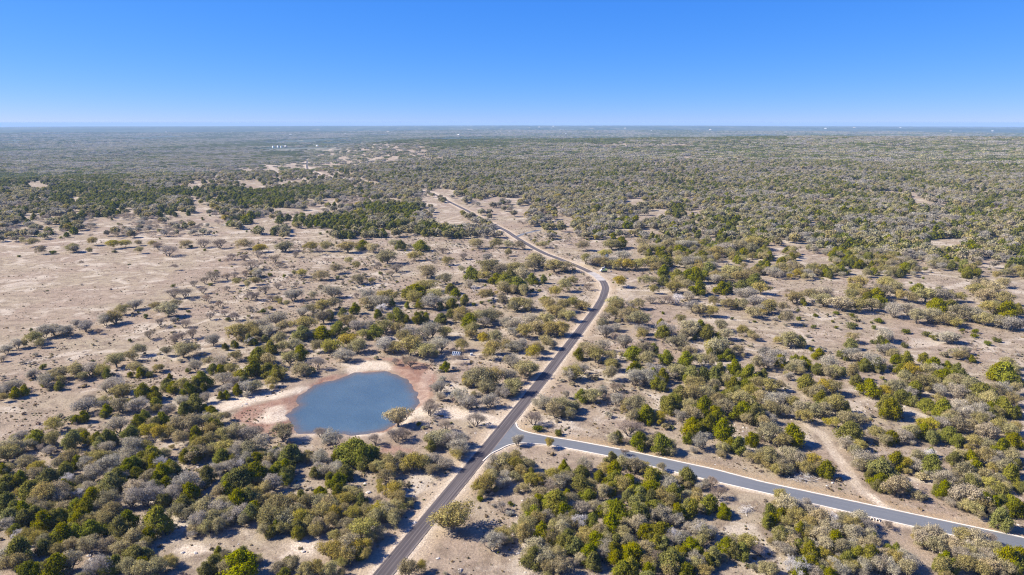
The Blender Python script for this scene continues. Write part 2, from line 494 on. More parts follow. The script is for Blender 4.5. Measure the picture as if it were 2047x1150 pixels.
def ground_mat():
    m, nt, out = new_mat("dry_ground")
    L = nt.links
    geo = nt.nodes.new("ShaderNodeNewGeometry"); pos = geo.outputs['Position']
    at = nt.nodes.new("ShaderNodeAttribute"); at.attribute_name = "soil"
    sep = nt.nodes.new("ShaderNodeSeparateColor"); L.new(at.outputs['Color'], sep.inputs[0])
    red, cal, woods, gold = sep.outputs[0], sep.outputs[1], sep.outputs[2], at.outputs['Alpha']
    n1 = noise(nt, pos, 0.018, 4, 0.6); n2 = noise(nt, pos, 0.16, 5, 0.65, 0.4); n3 = noise(nt, pos, 1.3, 4, 0.7); n4 = noise(nt, pos, 0.045, 5, 0.6, 0.8)
    base = mix_col(nt, ramp(nt, n1, 0.36, 0.64), (0.232, 0.180, 0.136), (0.250, 0.208, 0.146))
    base = mix_col(nt, math_node(nt, 'MULTIPLY', ramp(nt, n2, 0.42, 0.66), 0.9), base, (0.150, 0.116, 0.086))
    base = mix_col(nt, math_node(nt, 'MULTIPLY', ramp(nt, n4, 0.51, 0.65), 0.75), base, (0.37, 0.325, 0.262))
    base = mix_col(nt, math_node(nt, 'MULTIPLY', ramp(nt, noise(nt, pos, 0.7, 4, 0.7, 0.6), 0.56, 0.66), 0.45), base, (0.120, 0.108, 0.068))
    base = mix_col(nt, math_node(nt, 'MULTIPLY', ramp(nt, noise(nt, pos, 2.6, 3, 0.6), 0.62, 0.70), 0.6), base, (0.40, 0.37, 0.33))
    base = mix_col(nt, math_node(nt, 'MULTIPLY', gold, ramp(nt, n3, 0.3, 0.6)), base, (0.265, 0.190, 0.108))
    redc = mix_col(nt, ramp(nt, n2, 0.35, 0.65), (0.170, 0.096, 0.070), (0.245, 0.165, 0.122))
    base = mix_col(nt, red, base, redc)
    calc = mix_col(nt, ramp(nt, n3, 0.3, 0.7), (0.370, 0.305, 0.230), (0.470, 0.415, 0.335))
    calf = math_node(nt, 'MULTIPLY', cal, math_node(nt, 'MULTIPLY', math_node(nt, 'ADD', 0.30, math_node(nt, 'MULTIPLY', n2, 1.2)), math_node(nt, 'ADD', 0.45, noise(nt, pos, 0.55, 5, 0.7, 0.8))), True)
    base = mix_col(nt, calf, base, calc)
    fine = math_node(nt, 'ADD', 0.50, math_node(nt, 'MULTIPLY', n3, 0.98))
    vm = nt.nodes.new("ShaderNodeVectorMath"); vm.operation = 'SCALE'; L.new(base, vm.inputs[0]); L.new(fine, vm.inputs['Scale'])
    base = vm.outputs[0]
    # land too far off to tell its trees apart: woodland with fields and clearings
    mp = nt.nodes.new("ShaderNodeMapping"); mp.inputs['Scale'].default_value = (1, 0.14, 1); L.new(pos, mp.inputs[0])
    f1 = noise(nt, mp.outputs[0], 0.0016, 6, 0.65, 0.3); f2 = noise(nt, mp.outputs[0], 0.0085, 5, 0.72, 0.5); f3 = noise(nt, pos, 0.03, 3, 0.6)
    wc = mix_col(nt, ramp(nt, f1, 0.38, 0.6), (0.026, 0.046, 0.030), (0.068, 0.082, 0.056))
    wc = mix_col(nt, math_node(nt, 'MULTIPLY', ramp(nt, f3, 0.4, 0.7), 0.5), wc, (0.022, 0.038, 0.024))
    wc = mix_col(nt, math_node(nt, 'MULTIPLY', ramp(nt, f2, 0.60, 0.67), 0.85), wc, (0.36, 0.31, 0.23))
    base = mix_col(nt, woods, base, wc)
    b = nt.nodes.new("ShaderNodeBsdfPrincipled"); b.inputs['Roughness'].default_value = 0.95; b.inputs['Specular IOR Level'].default_value = 0.08
    L.new(base, b.inputs['Base Color'])
    bump = nt.nodes.new("ShaderNodeBump"); bump.inputs['Strength'].default_value = 0.9; bump.inputs['Distance'].default_value = 0.35
    hh = math_node(nt, 'ADD', math_node(nt, 'MULTIPLY', noise(nt, pos, 1.1, 5, 0.7), 1.0), math_node(nt, 'MULTIPLY', n2, 1.2))
    L.new(math_node(nt, 'MULTIPLY', hh, math_node(nt, 'SUBTRACT', 1.0, woods)), bump.inputs['Height']); L.new(bump.outputs[0], b.inputs['Normal'])
    L.new(b.outputs[0], out.inputs['Surface'])
    return m
GROUND = ground_mat()
ground = build_ground()

# ---------------------------------------------------------------- pond
def water_mat():
    m, nt, out = new_mat("pond_water")
    geo = nt.nodes.new("ShaderNodeNewGeometry")
    b = nt.nodes.new("ShaderNodeBsdfPrincipled")
    mp = nt.nodes.new("ShaderNodeMapping"); mp.inputs['Scale'].default_value = (1.0, 1.0, 1); mp.inputs['Rotation'].default_value = (0, 0, 0.5)
    nt.links.new(geo.outputs['Position'], mp.inputs[0])
    f = noise(nt, geo.outputs['Position'], 0.035, 3)
    c = mix_col(nt, ramp(nt, f, 0.3, 0.7), (0.046, 0.084, 0.124), (0.064, 0.108, 0.150))
    sh = nt.nodes.new("ShaderNodeAttribute"); sh.attribute_name = "shallow"
    c = mix_col(nt, math_node(nt, 'MULTIPLY', sh.outputs['Fac'], math_node(nt, 'ADD', 0.35, noise(nt, geo.outputs['Position'], 0.25, 3))), c, (0.115, 0.085, 0.062))
    nt.links.new(c, b.inputs['Base Color'])
    b.inputs['Roughness'].default_value = 0.12; b.inputs['IOR'].default_value = 1.333; b.inputs['Specular IOR Level'].default_value = 0.62
    w = nt.nodes.new("ShaderNodeTexWave"); w.inputs['Scale'].default_value = 0.55; w.inputs['Distortion'].default_value = 7; w.inputs['Detail'].default_value = 3
    w.inputs['Detail Scale'].default_value = 2.2; nt.links.new(mp.outputs[0], w.inputs['Vector'])
    h = math_node(nt, 'ADD', math_node(nt, 'MULTIPLY', w.outputs['Fac'], 0.35), math_node(nt, 'ADD', noise(nt, mp.outputs[0], 1.2, 4, 0.6, 0.6), math_node(nt, 'MULTIPLY', noise(nt, mp.outputs[0], 0.30, 3, 0.6, 1.0), 1.6)))
    bump = nt.nodes.new("ShaderNodeBump"); bump.inputs['Strength'].default_value = 0.7; bump.inputs['Distance'].default_value = 0.2
    nt.links.new(h, bump.inputs['Height']); nt.links.new(bump.outputs[0], b.inputs['Normal'])
    nt.links.new(b.outputs[0], out.inputs['Surface'])
    return m

def build_pond():
    c = pond_poly.mean(0); ring = c + (pond_poly - c) * 1.06
    n = len(ring); rings = [0.0, 0.35, 0.6, 0.75, 0.84, 0.9, 0.945, 1.0]
    v = [(c[0], c[1], POND_Z)]; f = []
    for k in rings[1:]:
        for p in ring: v.append((*(c + (p - c) * k), POND_Z))
    for j in range(n): f.append((0, 1 + j, 1 + (j + 1) % n))
    for i in range(len(rings) - 2):
        for j in range(n):
            a = 1 + i * n + j; b = 1 + i * n + (j + 1) % n
            f.append((a, a + n, b + n, b))
    me = bpy.data.meshes.new("pond"); me.from_pydata(v, [], f); me.materials.append(water_mat()); me.update()
    va = np.array(v); sd = pond_sd(va[:, 0], va[:, 1])
    at = me.attributes.new("shallow", 'FLOAT', 'POINT'); at.data.foreach_set("value", (sstep(-4.5, 0.0, sd) * 0.8).astype(np.float32))
    o = link(bpy.data.objects.new("pond", me))
    tag(o, "round blue ranch pond ringed by red dirt and pale banks", None, None, "structure")
build_pond()

# ---------------------------------------------------------------- roads
def asphalt(name, c1, c2, streak, edge=(0.24, 0.20, 0.165)):
    m, nt, out = new_mat(name)
    uv = nt.nodes.new("ShaderNodeUVMap"); uv.uv_map = "lane"
    geo = nt.nodes.new("ShaderNodeNewGeometry"); pos = geo.outputs['Position']
    mp = nt.nodes.new("ShaderNodeMapping"); mp.inputs['Scale'].default_value = (9.0, 0.012, 1); nt.links.new(uv.outputs[0], mp.inputs[0])
    s = noise(nt, mp.outputs[0], 1.0, 4, 0.6)
    c = mix_col(nt, ramp(nt, noise(nt, pos, 0.05, 4, 0.6), 0.3, 0.7), c1, c2)
    c = mix_col(nt, math_node(nt, 'MULTIPLY', ramp(nt, s, 0.46, 0.66), 0.95), c, streak)
    c = mix_col(nt, math_node(nt, 'MULTIPLY', ramp(nt, noise(nt, pos, 0.9, 5, 0.7), 0.5, 0.8), 0.25), c, [x * 0.7 for x in c1])
    # dust blown in from the verges
    sx = nt.nodes.new("ShaderNodeSeparateXYZ"); nt.links.new(uv.outputs[0], sx.inputs[0])
    e = math_node(nt, 'ABSOLUTE', math_node(nt, 'SUBTRACT', sx.outputs[0], 0.5))
    e = math_node(nt, 'ADD', e, math_node(nt, 'MULTIPLY', math_node(nt, 'SUBTRACT', noise(nt, pos, 0.5, 4, 0.7), 0.5), 0.14))
    c = mix_col(nt, math_node(nt, 'MULTIPLY', ramp(nt, e, 0.41, 0.53), 0.75), c, edge)
    b = nt.nodes.new("ShaderNodeBsdfPrincipled"); b.inputs['Roughness'].default_value = 0.85; b.inputs['Specular IOR Level'].default_value = 0.25
    nt.links.new(c, b.inputs['Base Color'])
    bump = nt.nodes.new("ShaderNodeBump"); bump.inputs['Strength'].default_value = 0.4; bump.inputs['Distance'].default_value = 0.05
    nt.links.new(noise(nt, pos, 6, 3, 0.7), bump.inputs['Height']); nt.links.new(bump.outputs[0], b.inputs['Normal'])
    nt.links.new(b.outputs[0], out.inputs['Surface'])
    return m
MAIN_ASPHALT = asphalt("chip_seal", (0.048, 0.041, 0.044), (0.062, 0.054, 0.056), (0.125, 0.110, 0.107))
SIDE_ASPHALT = asphalt("grey_asphalt", (0.094, 0.104, 0.120), (0.110, 0.120, 0.136), (0.124, 0.132, 0.144), (0.175, 0.158, 0.145))
CONCRETE = plain("pale_concrete", (0.52, 0.48, 0.42), 0.9, spec=0.15, var=0.14, scale=0.6)
DUSTY = plain("dusty_concrete", (0.29, 0.272, 0.255), 0.9, spec=0.15, var=0.16, scale=0.25)

def strip(name, left, right, lift, mat, thick=0.5, cross=4):
    """a slab between two edge lines with skirts down into the ground"""
    n = len(left); v = []; uvs = []
    L = np.r_[0, np.cumsum(np.hypot(*np.diff((left + right) / 2, axis=0).T))]
    ts = np.linspace(0, 1, cross + 1)
    lf = lift if hasattr(lift, '__len__') else [lift] * n
    for i in range(n):
        pts = left[i][None] * (1 - ts[:, None]) + right[i][None] * ts[:, None]
        hz = height_base(pts[:, 0], pts[:, 1])
        row = [(left[i][0], left[i][1], hz[0] + lf[i] - thick)] + [(p[0], p[1], z + lf[i]) for p, z in zip(pts, hz)] + [(right[i][0], right[i][1], hz[-1] + lf[i] - thick)]
        v += row; uvs += [(0, L[i])] + [(t, L[i]) for t in ts] + [(1, L[i])]
    w = cross + 3; f = []
    for i in range(n - 1):
        for j in range(w - 1):
            a = i * w + j; f.append((a, a + 1, a + w + 1, a + w))
    me = bpy.data.meshes.new(name); me.from_pydata(v, [], f); me.materials.append(mat)
    ul = me.uv_layers.new(name="lane")
    idx = np.zeros(len(me.loops), dtype=np.int32); me.loops.foreach_get("vertex_index", idx)
    ul.data.foreach_set("uv", np.array(uvs, dtype=np.float32)[idx].ravel())
    me.update()
    o = link(bpy.data.objects.new(name, me)); return o

def offset(line, d):
    t = np.gradient(line, axis=0); t /= np.hypot(t[:, 0], t[:, 1])[:, None] + 1e-9
    nrm = np.stack([t[:, 1], -t[:, 0]], 1)
    return line + nrm * d
ROAD_W = 5.4
rr = np.hypot(road_c[:, 0], road_c[:, 1])
wid = ROAD_W / 2 * (1 + 0.0 * rr)
o = strip("main_road", offset(road_c, -ROAD_W / 2), offset(road_c, ROAD_W / 2), np.where(rr < 900, 0.12, 0.12 + (rr - 900) / 900 * 0.5), MAIN_ASPHALT, 0.6)
tag(o, "dark chip-sealed country road running up past the pond", None, None, "structure")
nn = 400
def to_n(q, n):
    d = np.r_[0, np.cumsum(np.hypot(*np.diff(q, axis=0).T))]; s = np.linspace(0, d[-1], n)
    return np.stack([np.interp(s, d, q[:, 0]), np.interp(s, d, q[:, 1])], 1)
o = strip("side_road", to_n(upper, nn), to_n(lower, nn), 0.10, SIDE_ASPHALT, 0.5)
tag(o, "blue-grey asphalt side road branching right between white kerbs", None, None, "structure")
o = strip("spur_road", offset(spur_c, -2.4), offset(spur_c, 2.4), 0.11, SIDE_ASPHALT, 0.5)
tag(o, "short grey spur leaving the main road beyond the bend", None, None, "structure")
for nm, q, side, lb in (("kerb", upper, -1, "white concrete kerb along the far edge of the side road"), ("kerb", lower, 1, "white concrete kerb along the near edge of the side road")):
    a = offset(q, 0.02 * side); b = offset(q, 0.50 * side)
    o = strip(nm, a if side > 0 else b, b if side > 0 else a, 0.21, CONCRETE, 0.5, 1); tag(o, lb, None, None, "structure")
i0 = int(np.argmin(np.abs(hit_list([(1203, 561)])[0] - road_c).sum(1))); i1 = int(np.argmin(np.abs(hit_list([(1180, 545)])[0] - road_c).sum(1)))
sl = road_c[min(i0, i1):max(i0, i1) + 1]
o = strip("concrete_crossing", offset(sl, -3.3), offset(sl, 3.3), 0.15, DUSTY, 0.5)
tag(o, "pale dusty low-water crossing laid across the main road's bend", None, None, "structure")

# ---------------------------------------------------------------- tree forms
def unit(v): return v / (np.linalg.norm(v, axis=-1, keepdims=True) + 1e-9)

def tubes_mesh(name, tubes, mat, sides=5):
    V, F, n = [], [], 0
    for pts, rad in tubes:
        pts = np.asarray(pts, float); k = len(pts)
        t = unit(np.gradient(pts, axis=0))
        ref = np.where(np.abs(t[:, 2:3]) > 0.9, [[1.0, 0, 0]], [[0, 0, 1.0]])
        a = unit(np.cross(t, ref)); b = np.cross(t, a)
        w = 2 * np.pi * np.arange(sides) / sides
        ring = pts[:, None] + (a[:, None] * np.cos(w)[None, :, None] + b[:, None] * np.sin(w)[None, :, None]) * np.asarray(rad)[:, None, None]
        V.append(ring.reshape(-1, 3))
        i = np.arange(k - 1)[:, None] * sides; j = np.arange(sides)[None]; j2 = (j + 1) % sides
        F.append(np.stack([i + j, i + j2, i + sides + j2, i + sides + j], -1).reshape(-1, 4) + n); n += k * sides
    return np_mesh(name, np.vstack(V), np.vstack(F), (mat,), True)

def cards_mesh(name, P_, Nn, w, h, tint, up=None, jit=None):
    """leaf tufts: a bent diamond of two triangles each"""
    n = len(P_)
    r = unit(jit.normal(size=(n, 3)))
    if up is not None: r = unit(r * 0.55 + up)
    a = unit(np.cross(Nn, r)); b = np.cross(Nn, a)
    w = np.asarray(w).reshape(-1, 1) * np.ones((n, 1)); h = np.asarray(h).reshape(-1, 1) * np.ones((n, 1))
    s = jit.uniform(0.25, 0.75, (n, 1))
    v = np.stack([P_ - b * h / 2, P_ + a * w / 2 + b * h * (s - 0.5) + Nn * w * 0.15, P_ + b * h / 2, P_ - a * w / 2 + b * h * (0.5 - s) + Nn * w * 0.15], 1).reshape(-1, 3)
    f = np.arange(n * 4).reshape(-1, 4)
    f = np.concatenate([f[:, [0, 1, 2]], f[:, [0, 2, 3]]])
    me = np_mesh(name, v, f, (LEAF,))
    c = np.ones((n, 4), np.float32); c[:, :3] = tint
    at = me.color_attributes.new("tint", 'FLOAT_COLOR', 'POINT')
    at.data.foreach_set("color", np.repeat(c, 4, axis=0).ravel())
    return me

DIM = {'J': (3.4, 5.7), 'O': (5.0, 6.5), 'G': (4.4, 5.4), 'B': (4.0, 5.0), 'D': (3.4, 4.8), 'S': (1.7, 2.2)}   # crown radius, height of a form

def lobes_for(k, g):
    R, H = DIM[k]; L = []
    if k == 'J':
        n = int(g.integers(13, 19)); lean = g.normal(0, 0.25, 2)
        top = g.uniform(0.25, 0.6)
        for i in range(n):
            f = (i + 0.5) / n; z = H * (0.12 + 0.76 * f)
            prof = (1 - f ** 1.7) * (1 - top) + top * math.sqrt(max(0.02, 1 - f * f))
            a = i * 2.4 + g.normal(0, 0.5); q = R * prof * g.uniform(0.25, 0.78)
            L.append((np.array([q * math.cos(a) + lean[0] * f, q * math.sin(a) + lean[1] * f, z]), np.array([1, 1, 1.15]) * R * g.uniform(0.26, 0.42) * (0.65 + 0.35 * prof)))
        L.append((np.array([lean[0], lean[1], H * 0.84]), np.array([1, 1, 1.4]) * R * 0.2))
    elif k == 'S':
        for i in range(8):
            a = i * 2.4; q = R * g.uniform(0.1, 0.62); z = H * g.uniform(0.2, 0.66)
            L.append((np.array([q * math.cos(a), q * math.sin(a), z]), np.array([1, 1, 1.0]) * R * g.uniform(0.34, 0.5)))
    else:
        n = {'O': int(g.integers(13, 19)), 'G': int(g.integers(11, 15)), 'B': 9, 'D': 7}[k]
        ell = g.uniform(0.58, 1.0); ph = g.uniform(0, 6.28)
        for i in range(n):
            q = R * math.sqrt((i + 0.4) / n) * g.uniform(0.72, 0.98) * 0.86
            a = i * 2.4 + g.normal(0, 0.35)
            x, y = q * math.cos(a), q * math.sin(a) * ell
            x, y = x * math.cos(ph) - y * math.sin(ph), x * math.sin(ph) + y * math.cos(ph)
            z = H * (0.80 - 0.36 * (q / R) ** 2 + g.normal(0, 0.07))
            s = R * g.uniform(0.20, 0.33)
            L.append((np.array([x, y, z]), np.array([s, s, s * g.uniform(0.75, 1.05)])))
            if i < 2 and k in 'OG':                  # the heart of the crown
                L.append((np.array([x * 0.8, y * 0.8, H * g.uniform(0.38, 0.5)]), np.array([1, 1, 0.9]) * R * 0.3))
            if g.random() < 0.5 and k in 'OG':   # skirts of foliage lower down
                L.append((np.array([x * 1.02, y * 1.02, max(z - H * g.uniform(0.22, 0.36), H * 0.2)]), np.array([s, s, s]) * 0.7))
    return L

def limbs_for(k, L, g):
    R, H = DIM[k]; T = []
    base = 0.045 * H if k != 'S' else 0.03 * H
    if k == 'J':
        for s in range(2):
            o = np.array([g.normal(0, 0.15), g.normal(0, 0.15), -0.15])
            p = [o, o + [g.normal(0, 0.1), g.normal(0, 0.1), H * 0.3], o + [g.normal(0, 0.3), g.normal(0, 0.3), H * 0.75]]
            T.append((p, [0.15, 0.11, 0.03]))
        for c, s in L[::2]: T.append(([np.array([0, 0, c[2] * 0.6]), (c + [0, 0, c[2] * 0.75]) / 2, c], [0.06, 0.045, 0.02]))
        return T
    stems = 1 if k in 'O' and g.random() < 0.5 else int(g.integers(2, 4))
    fork = H * (g.uniform(0.14, 0.26) if k != 'B' else g.uniform(0.08, 0.2))
    roots = []
    for s in range(stems):
        a = s * 6.28 / stems + g.uniform(0, 1); q = 0.12 * R * (stems > 1)
        o = np.array([q * 0.4 * math.cos(a), q * 0.4 * math.sin(a), -0.2]); e = np.array([q * 1.6 * math.cos(a), q * 1.6 * math.sin(a), fork])
        roots.append(e); T.append(([o, (o + e) / 2, e], np.array([1.25, 1.0, 0.85]) * base * (1.15 if stems == 1 else 0.8)))
    for c, s in L:
        r0 = roots[int(np.argmin([np.linalg.norm(r - c) for r in roots]))]
        m = r0 * 0.5 + c * 0.5 + np.array([g.normal(0, 0.05) * R, g.normal(0, 0.05) * R, -0.06 * H + g.normal(0, 0.04) * H])
        q = r0 * 0.8 + m * 0.2 + [0, 0, 0.03 * H]
        T.append(([r0 - [0, 0, 0.05], q, m, c], np.array([0.75, 0.6, 0.44, 0.17]) * base))
        for _ in range(3 if k in 'OG' else 6):
            d = unit(g.normal(size=3) + [0, 0, 0.5]) * s * g.uniform(0.8, 1.25)
            b0 = m * 0.35 + c * 0.65
            T.append(([b0, b0 * 0.4 + (c + d) * 0.6 + g.normal(0, 0.12, 3), c + d], np.array([0.26, 0.17, 0.07]) * base))
    return T

def crown_mesh(name, k, L, g, n, size):
    R, H = DIM[k]
    wgt = np.array([s.mean() ** 2 for c, s in L]); wgt /= wgt.sum()
    PP, NN, W, HH, TT = [], [], [], [], []
    for (c, s), q in zip(L, wgt):
        m = max(6, int(n * q)); d = unit(g.normal(size=(m, 3)))
        d[:, 2] = np.where((d[:, 2] < -0.35) & (g.random(m) < 0.6), -d[:, 2], d[:, 2])
        # knobbly clump: radius varies with direction
        kn = 1 + 0.30 * np.sin(d[:, 0] * 5 + c[0] * 3) * np.sin(d[:, 1] * 5.5 + c[1] * 2) + 0.14 * np.sin(d[:, 2] * 9 + c[2])
        rad = np.where(g.random(m) < 0.72, g.uniform(0.70, 1.10, m), g.uniform(0.2, 0.8, m)) * kn
        rad = np.where(g.random(m) < 0.09, g.uniform(1.05, 1.5, m), rad)      # loose sprigs
        p = c + d * s * rad[:, None]
        nn = unit(d + 0.55 * g.normal(size=(m, 3)))
        tw = g.normal(0.5, 0.10)
        t = np.clip(np.stack([tw + g.normal(0, 0.13, m), g.uniform(0, 1, m), g.uniform(0, 1, m)], 1), 0, 1)
        PP.append(p); NN.append(nn); TT.append(t)
        sc = g.uniform(0.6, 1.35, m) * size
        if k in 'JS': W.append(sc * 0.72); HH.append(sc * 1.35)
        elif k == 'O': W.append(sc * 0.95); HH.append(sc * 1.05)
        elif k == 'G':
            tw_ = g.random(m) < 0.55
            W.append(np.where(tw_, 0.16 * sc, sc * 0.8)); HH.append(np.where(tw_, sc * 2.6, sc * 0.9)); NN[-1] = np.where(tw_[:, None], unit(g.normal(size=(m, 3))), nn)
        else:
            W.append(0.14 * sc); HH.append(sc * 2.8); NN[-1] = unit(g.normal(size=(m, 3)))
    PP, NN, TT = map(np.vstack, (PP, NN, TT)); W, HH = np.concatenate(W), np.concatenate(HH)
    keep = PP[:, 2] > 0.05
    PP, NN, TT, W, HH = PP[keep], NN[keep], TT[keep], W[keep], HH[keep]
    up = np.array([0, 0, 1.0]) if k in 'JS' else None
    if k in 'BD': up = None
    return cards_mesh(name, PP, NN, W, HH, TT, up, g)

NEAR = {'J': (8, 7000, 0.27), 'O': (9, 5000, 0.27), 'G': (6, 4800, 0.29), 'B': (6, 1900, 0.36), 'D': (3, 700, 0.34), 'S': (3, 1100, 0.24)}
MID = {'J': (4, 620, 0.85), 'O': (4, 760, 0.95), 'G': (3, 760, 0.9), 'B': (3, 420, 0.62), 'D': (2, 260, 0.6), 'S': (2, 160, 0.58)}
PART = {'J': 'juniper_crown', 'O': 'oak_crown', 'G': 'grey_crown', 'B': 'twig_crown', 'D': 'dead_twigs', 'S': 'shrub_foliage'}
FORMS = {}; MIDFORMS = {}
for k in 'JOGBDS':
    FORMS[k] = []; MIDFORMS[k] = []
    for i in range(NEAR[k][0]):
        g = np.random.default_rng(100 + ord(k) * 10 + i)
        L_ = lobes_for(k, g); T_ = limbs_for(k, L_, g)
        trunk = tubes_mesh(PART[k] + "_limbs", T_, PALE_BARK if k == 'D' else BARK, 5)
        FORMS[k].append((crown_mesh(PART[k], k, L_, g, *NEAR[k][1:]), trunk))
        if i < MID[k][0]: MIDFORMS[k].append(crown_mesh(PART[k] + "_far", k, L_, g, *MID[k][1:]))

TONE = {'J': (0.205, 0.200, 0.022), 'O': (0.325, 0.280, 0.132), 'Y': (0.335, 0.285, 0.088), 'G': (0.370, 0.335, 0.262), 'T': (0.375, 0.325, 0.208),
        'B': (0.29, 0.24, 0.19), 'D': (0.56, 0.535, 0.515), 'S': (0.145, 0.150, 0.020)}
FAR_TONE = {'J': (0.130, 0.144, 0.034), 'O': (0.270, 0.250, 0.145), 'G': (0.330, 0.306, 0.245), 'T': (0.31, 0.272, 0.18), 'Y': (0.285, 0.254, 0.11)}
SHAPE = {'J': 'J', 'O': 'O', 'Y': 'O', 'T': 'O', 'G': 'G', 'B': 'B', 'D': 'D', 'S': 'S'}

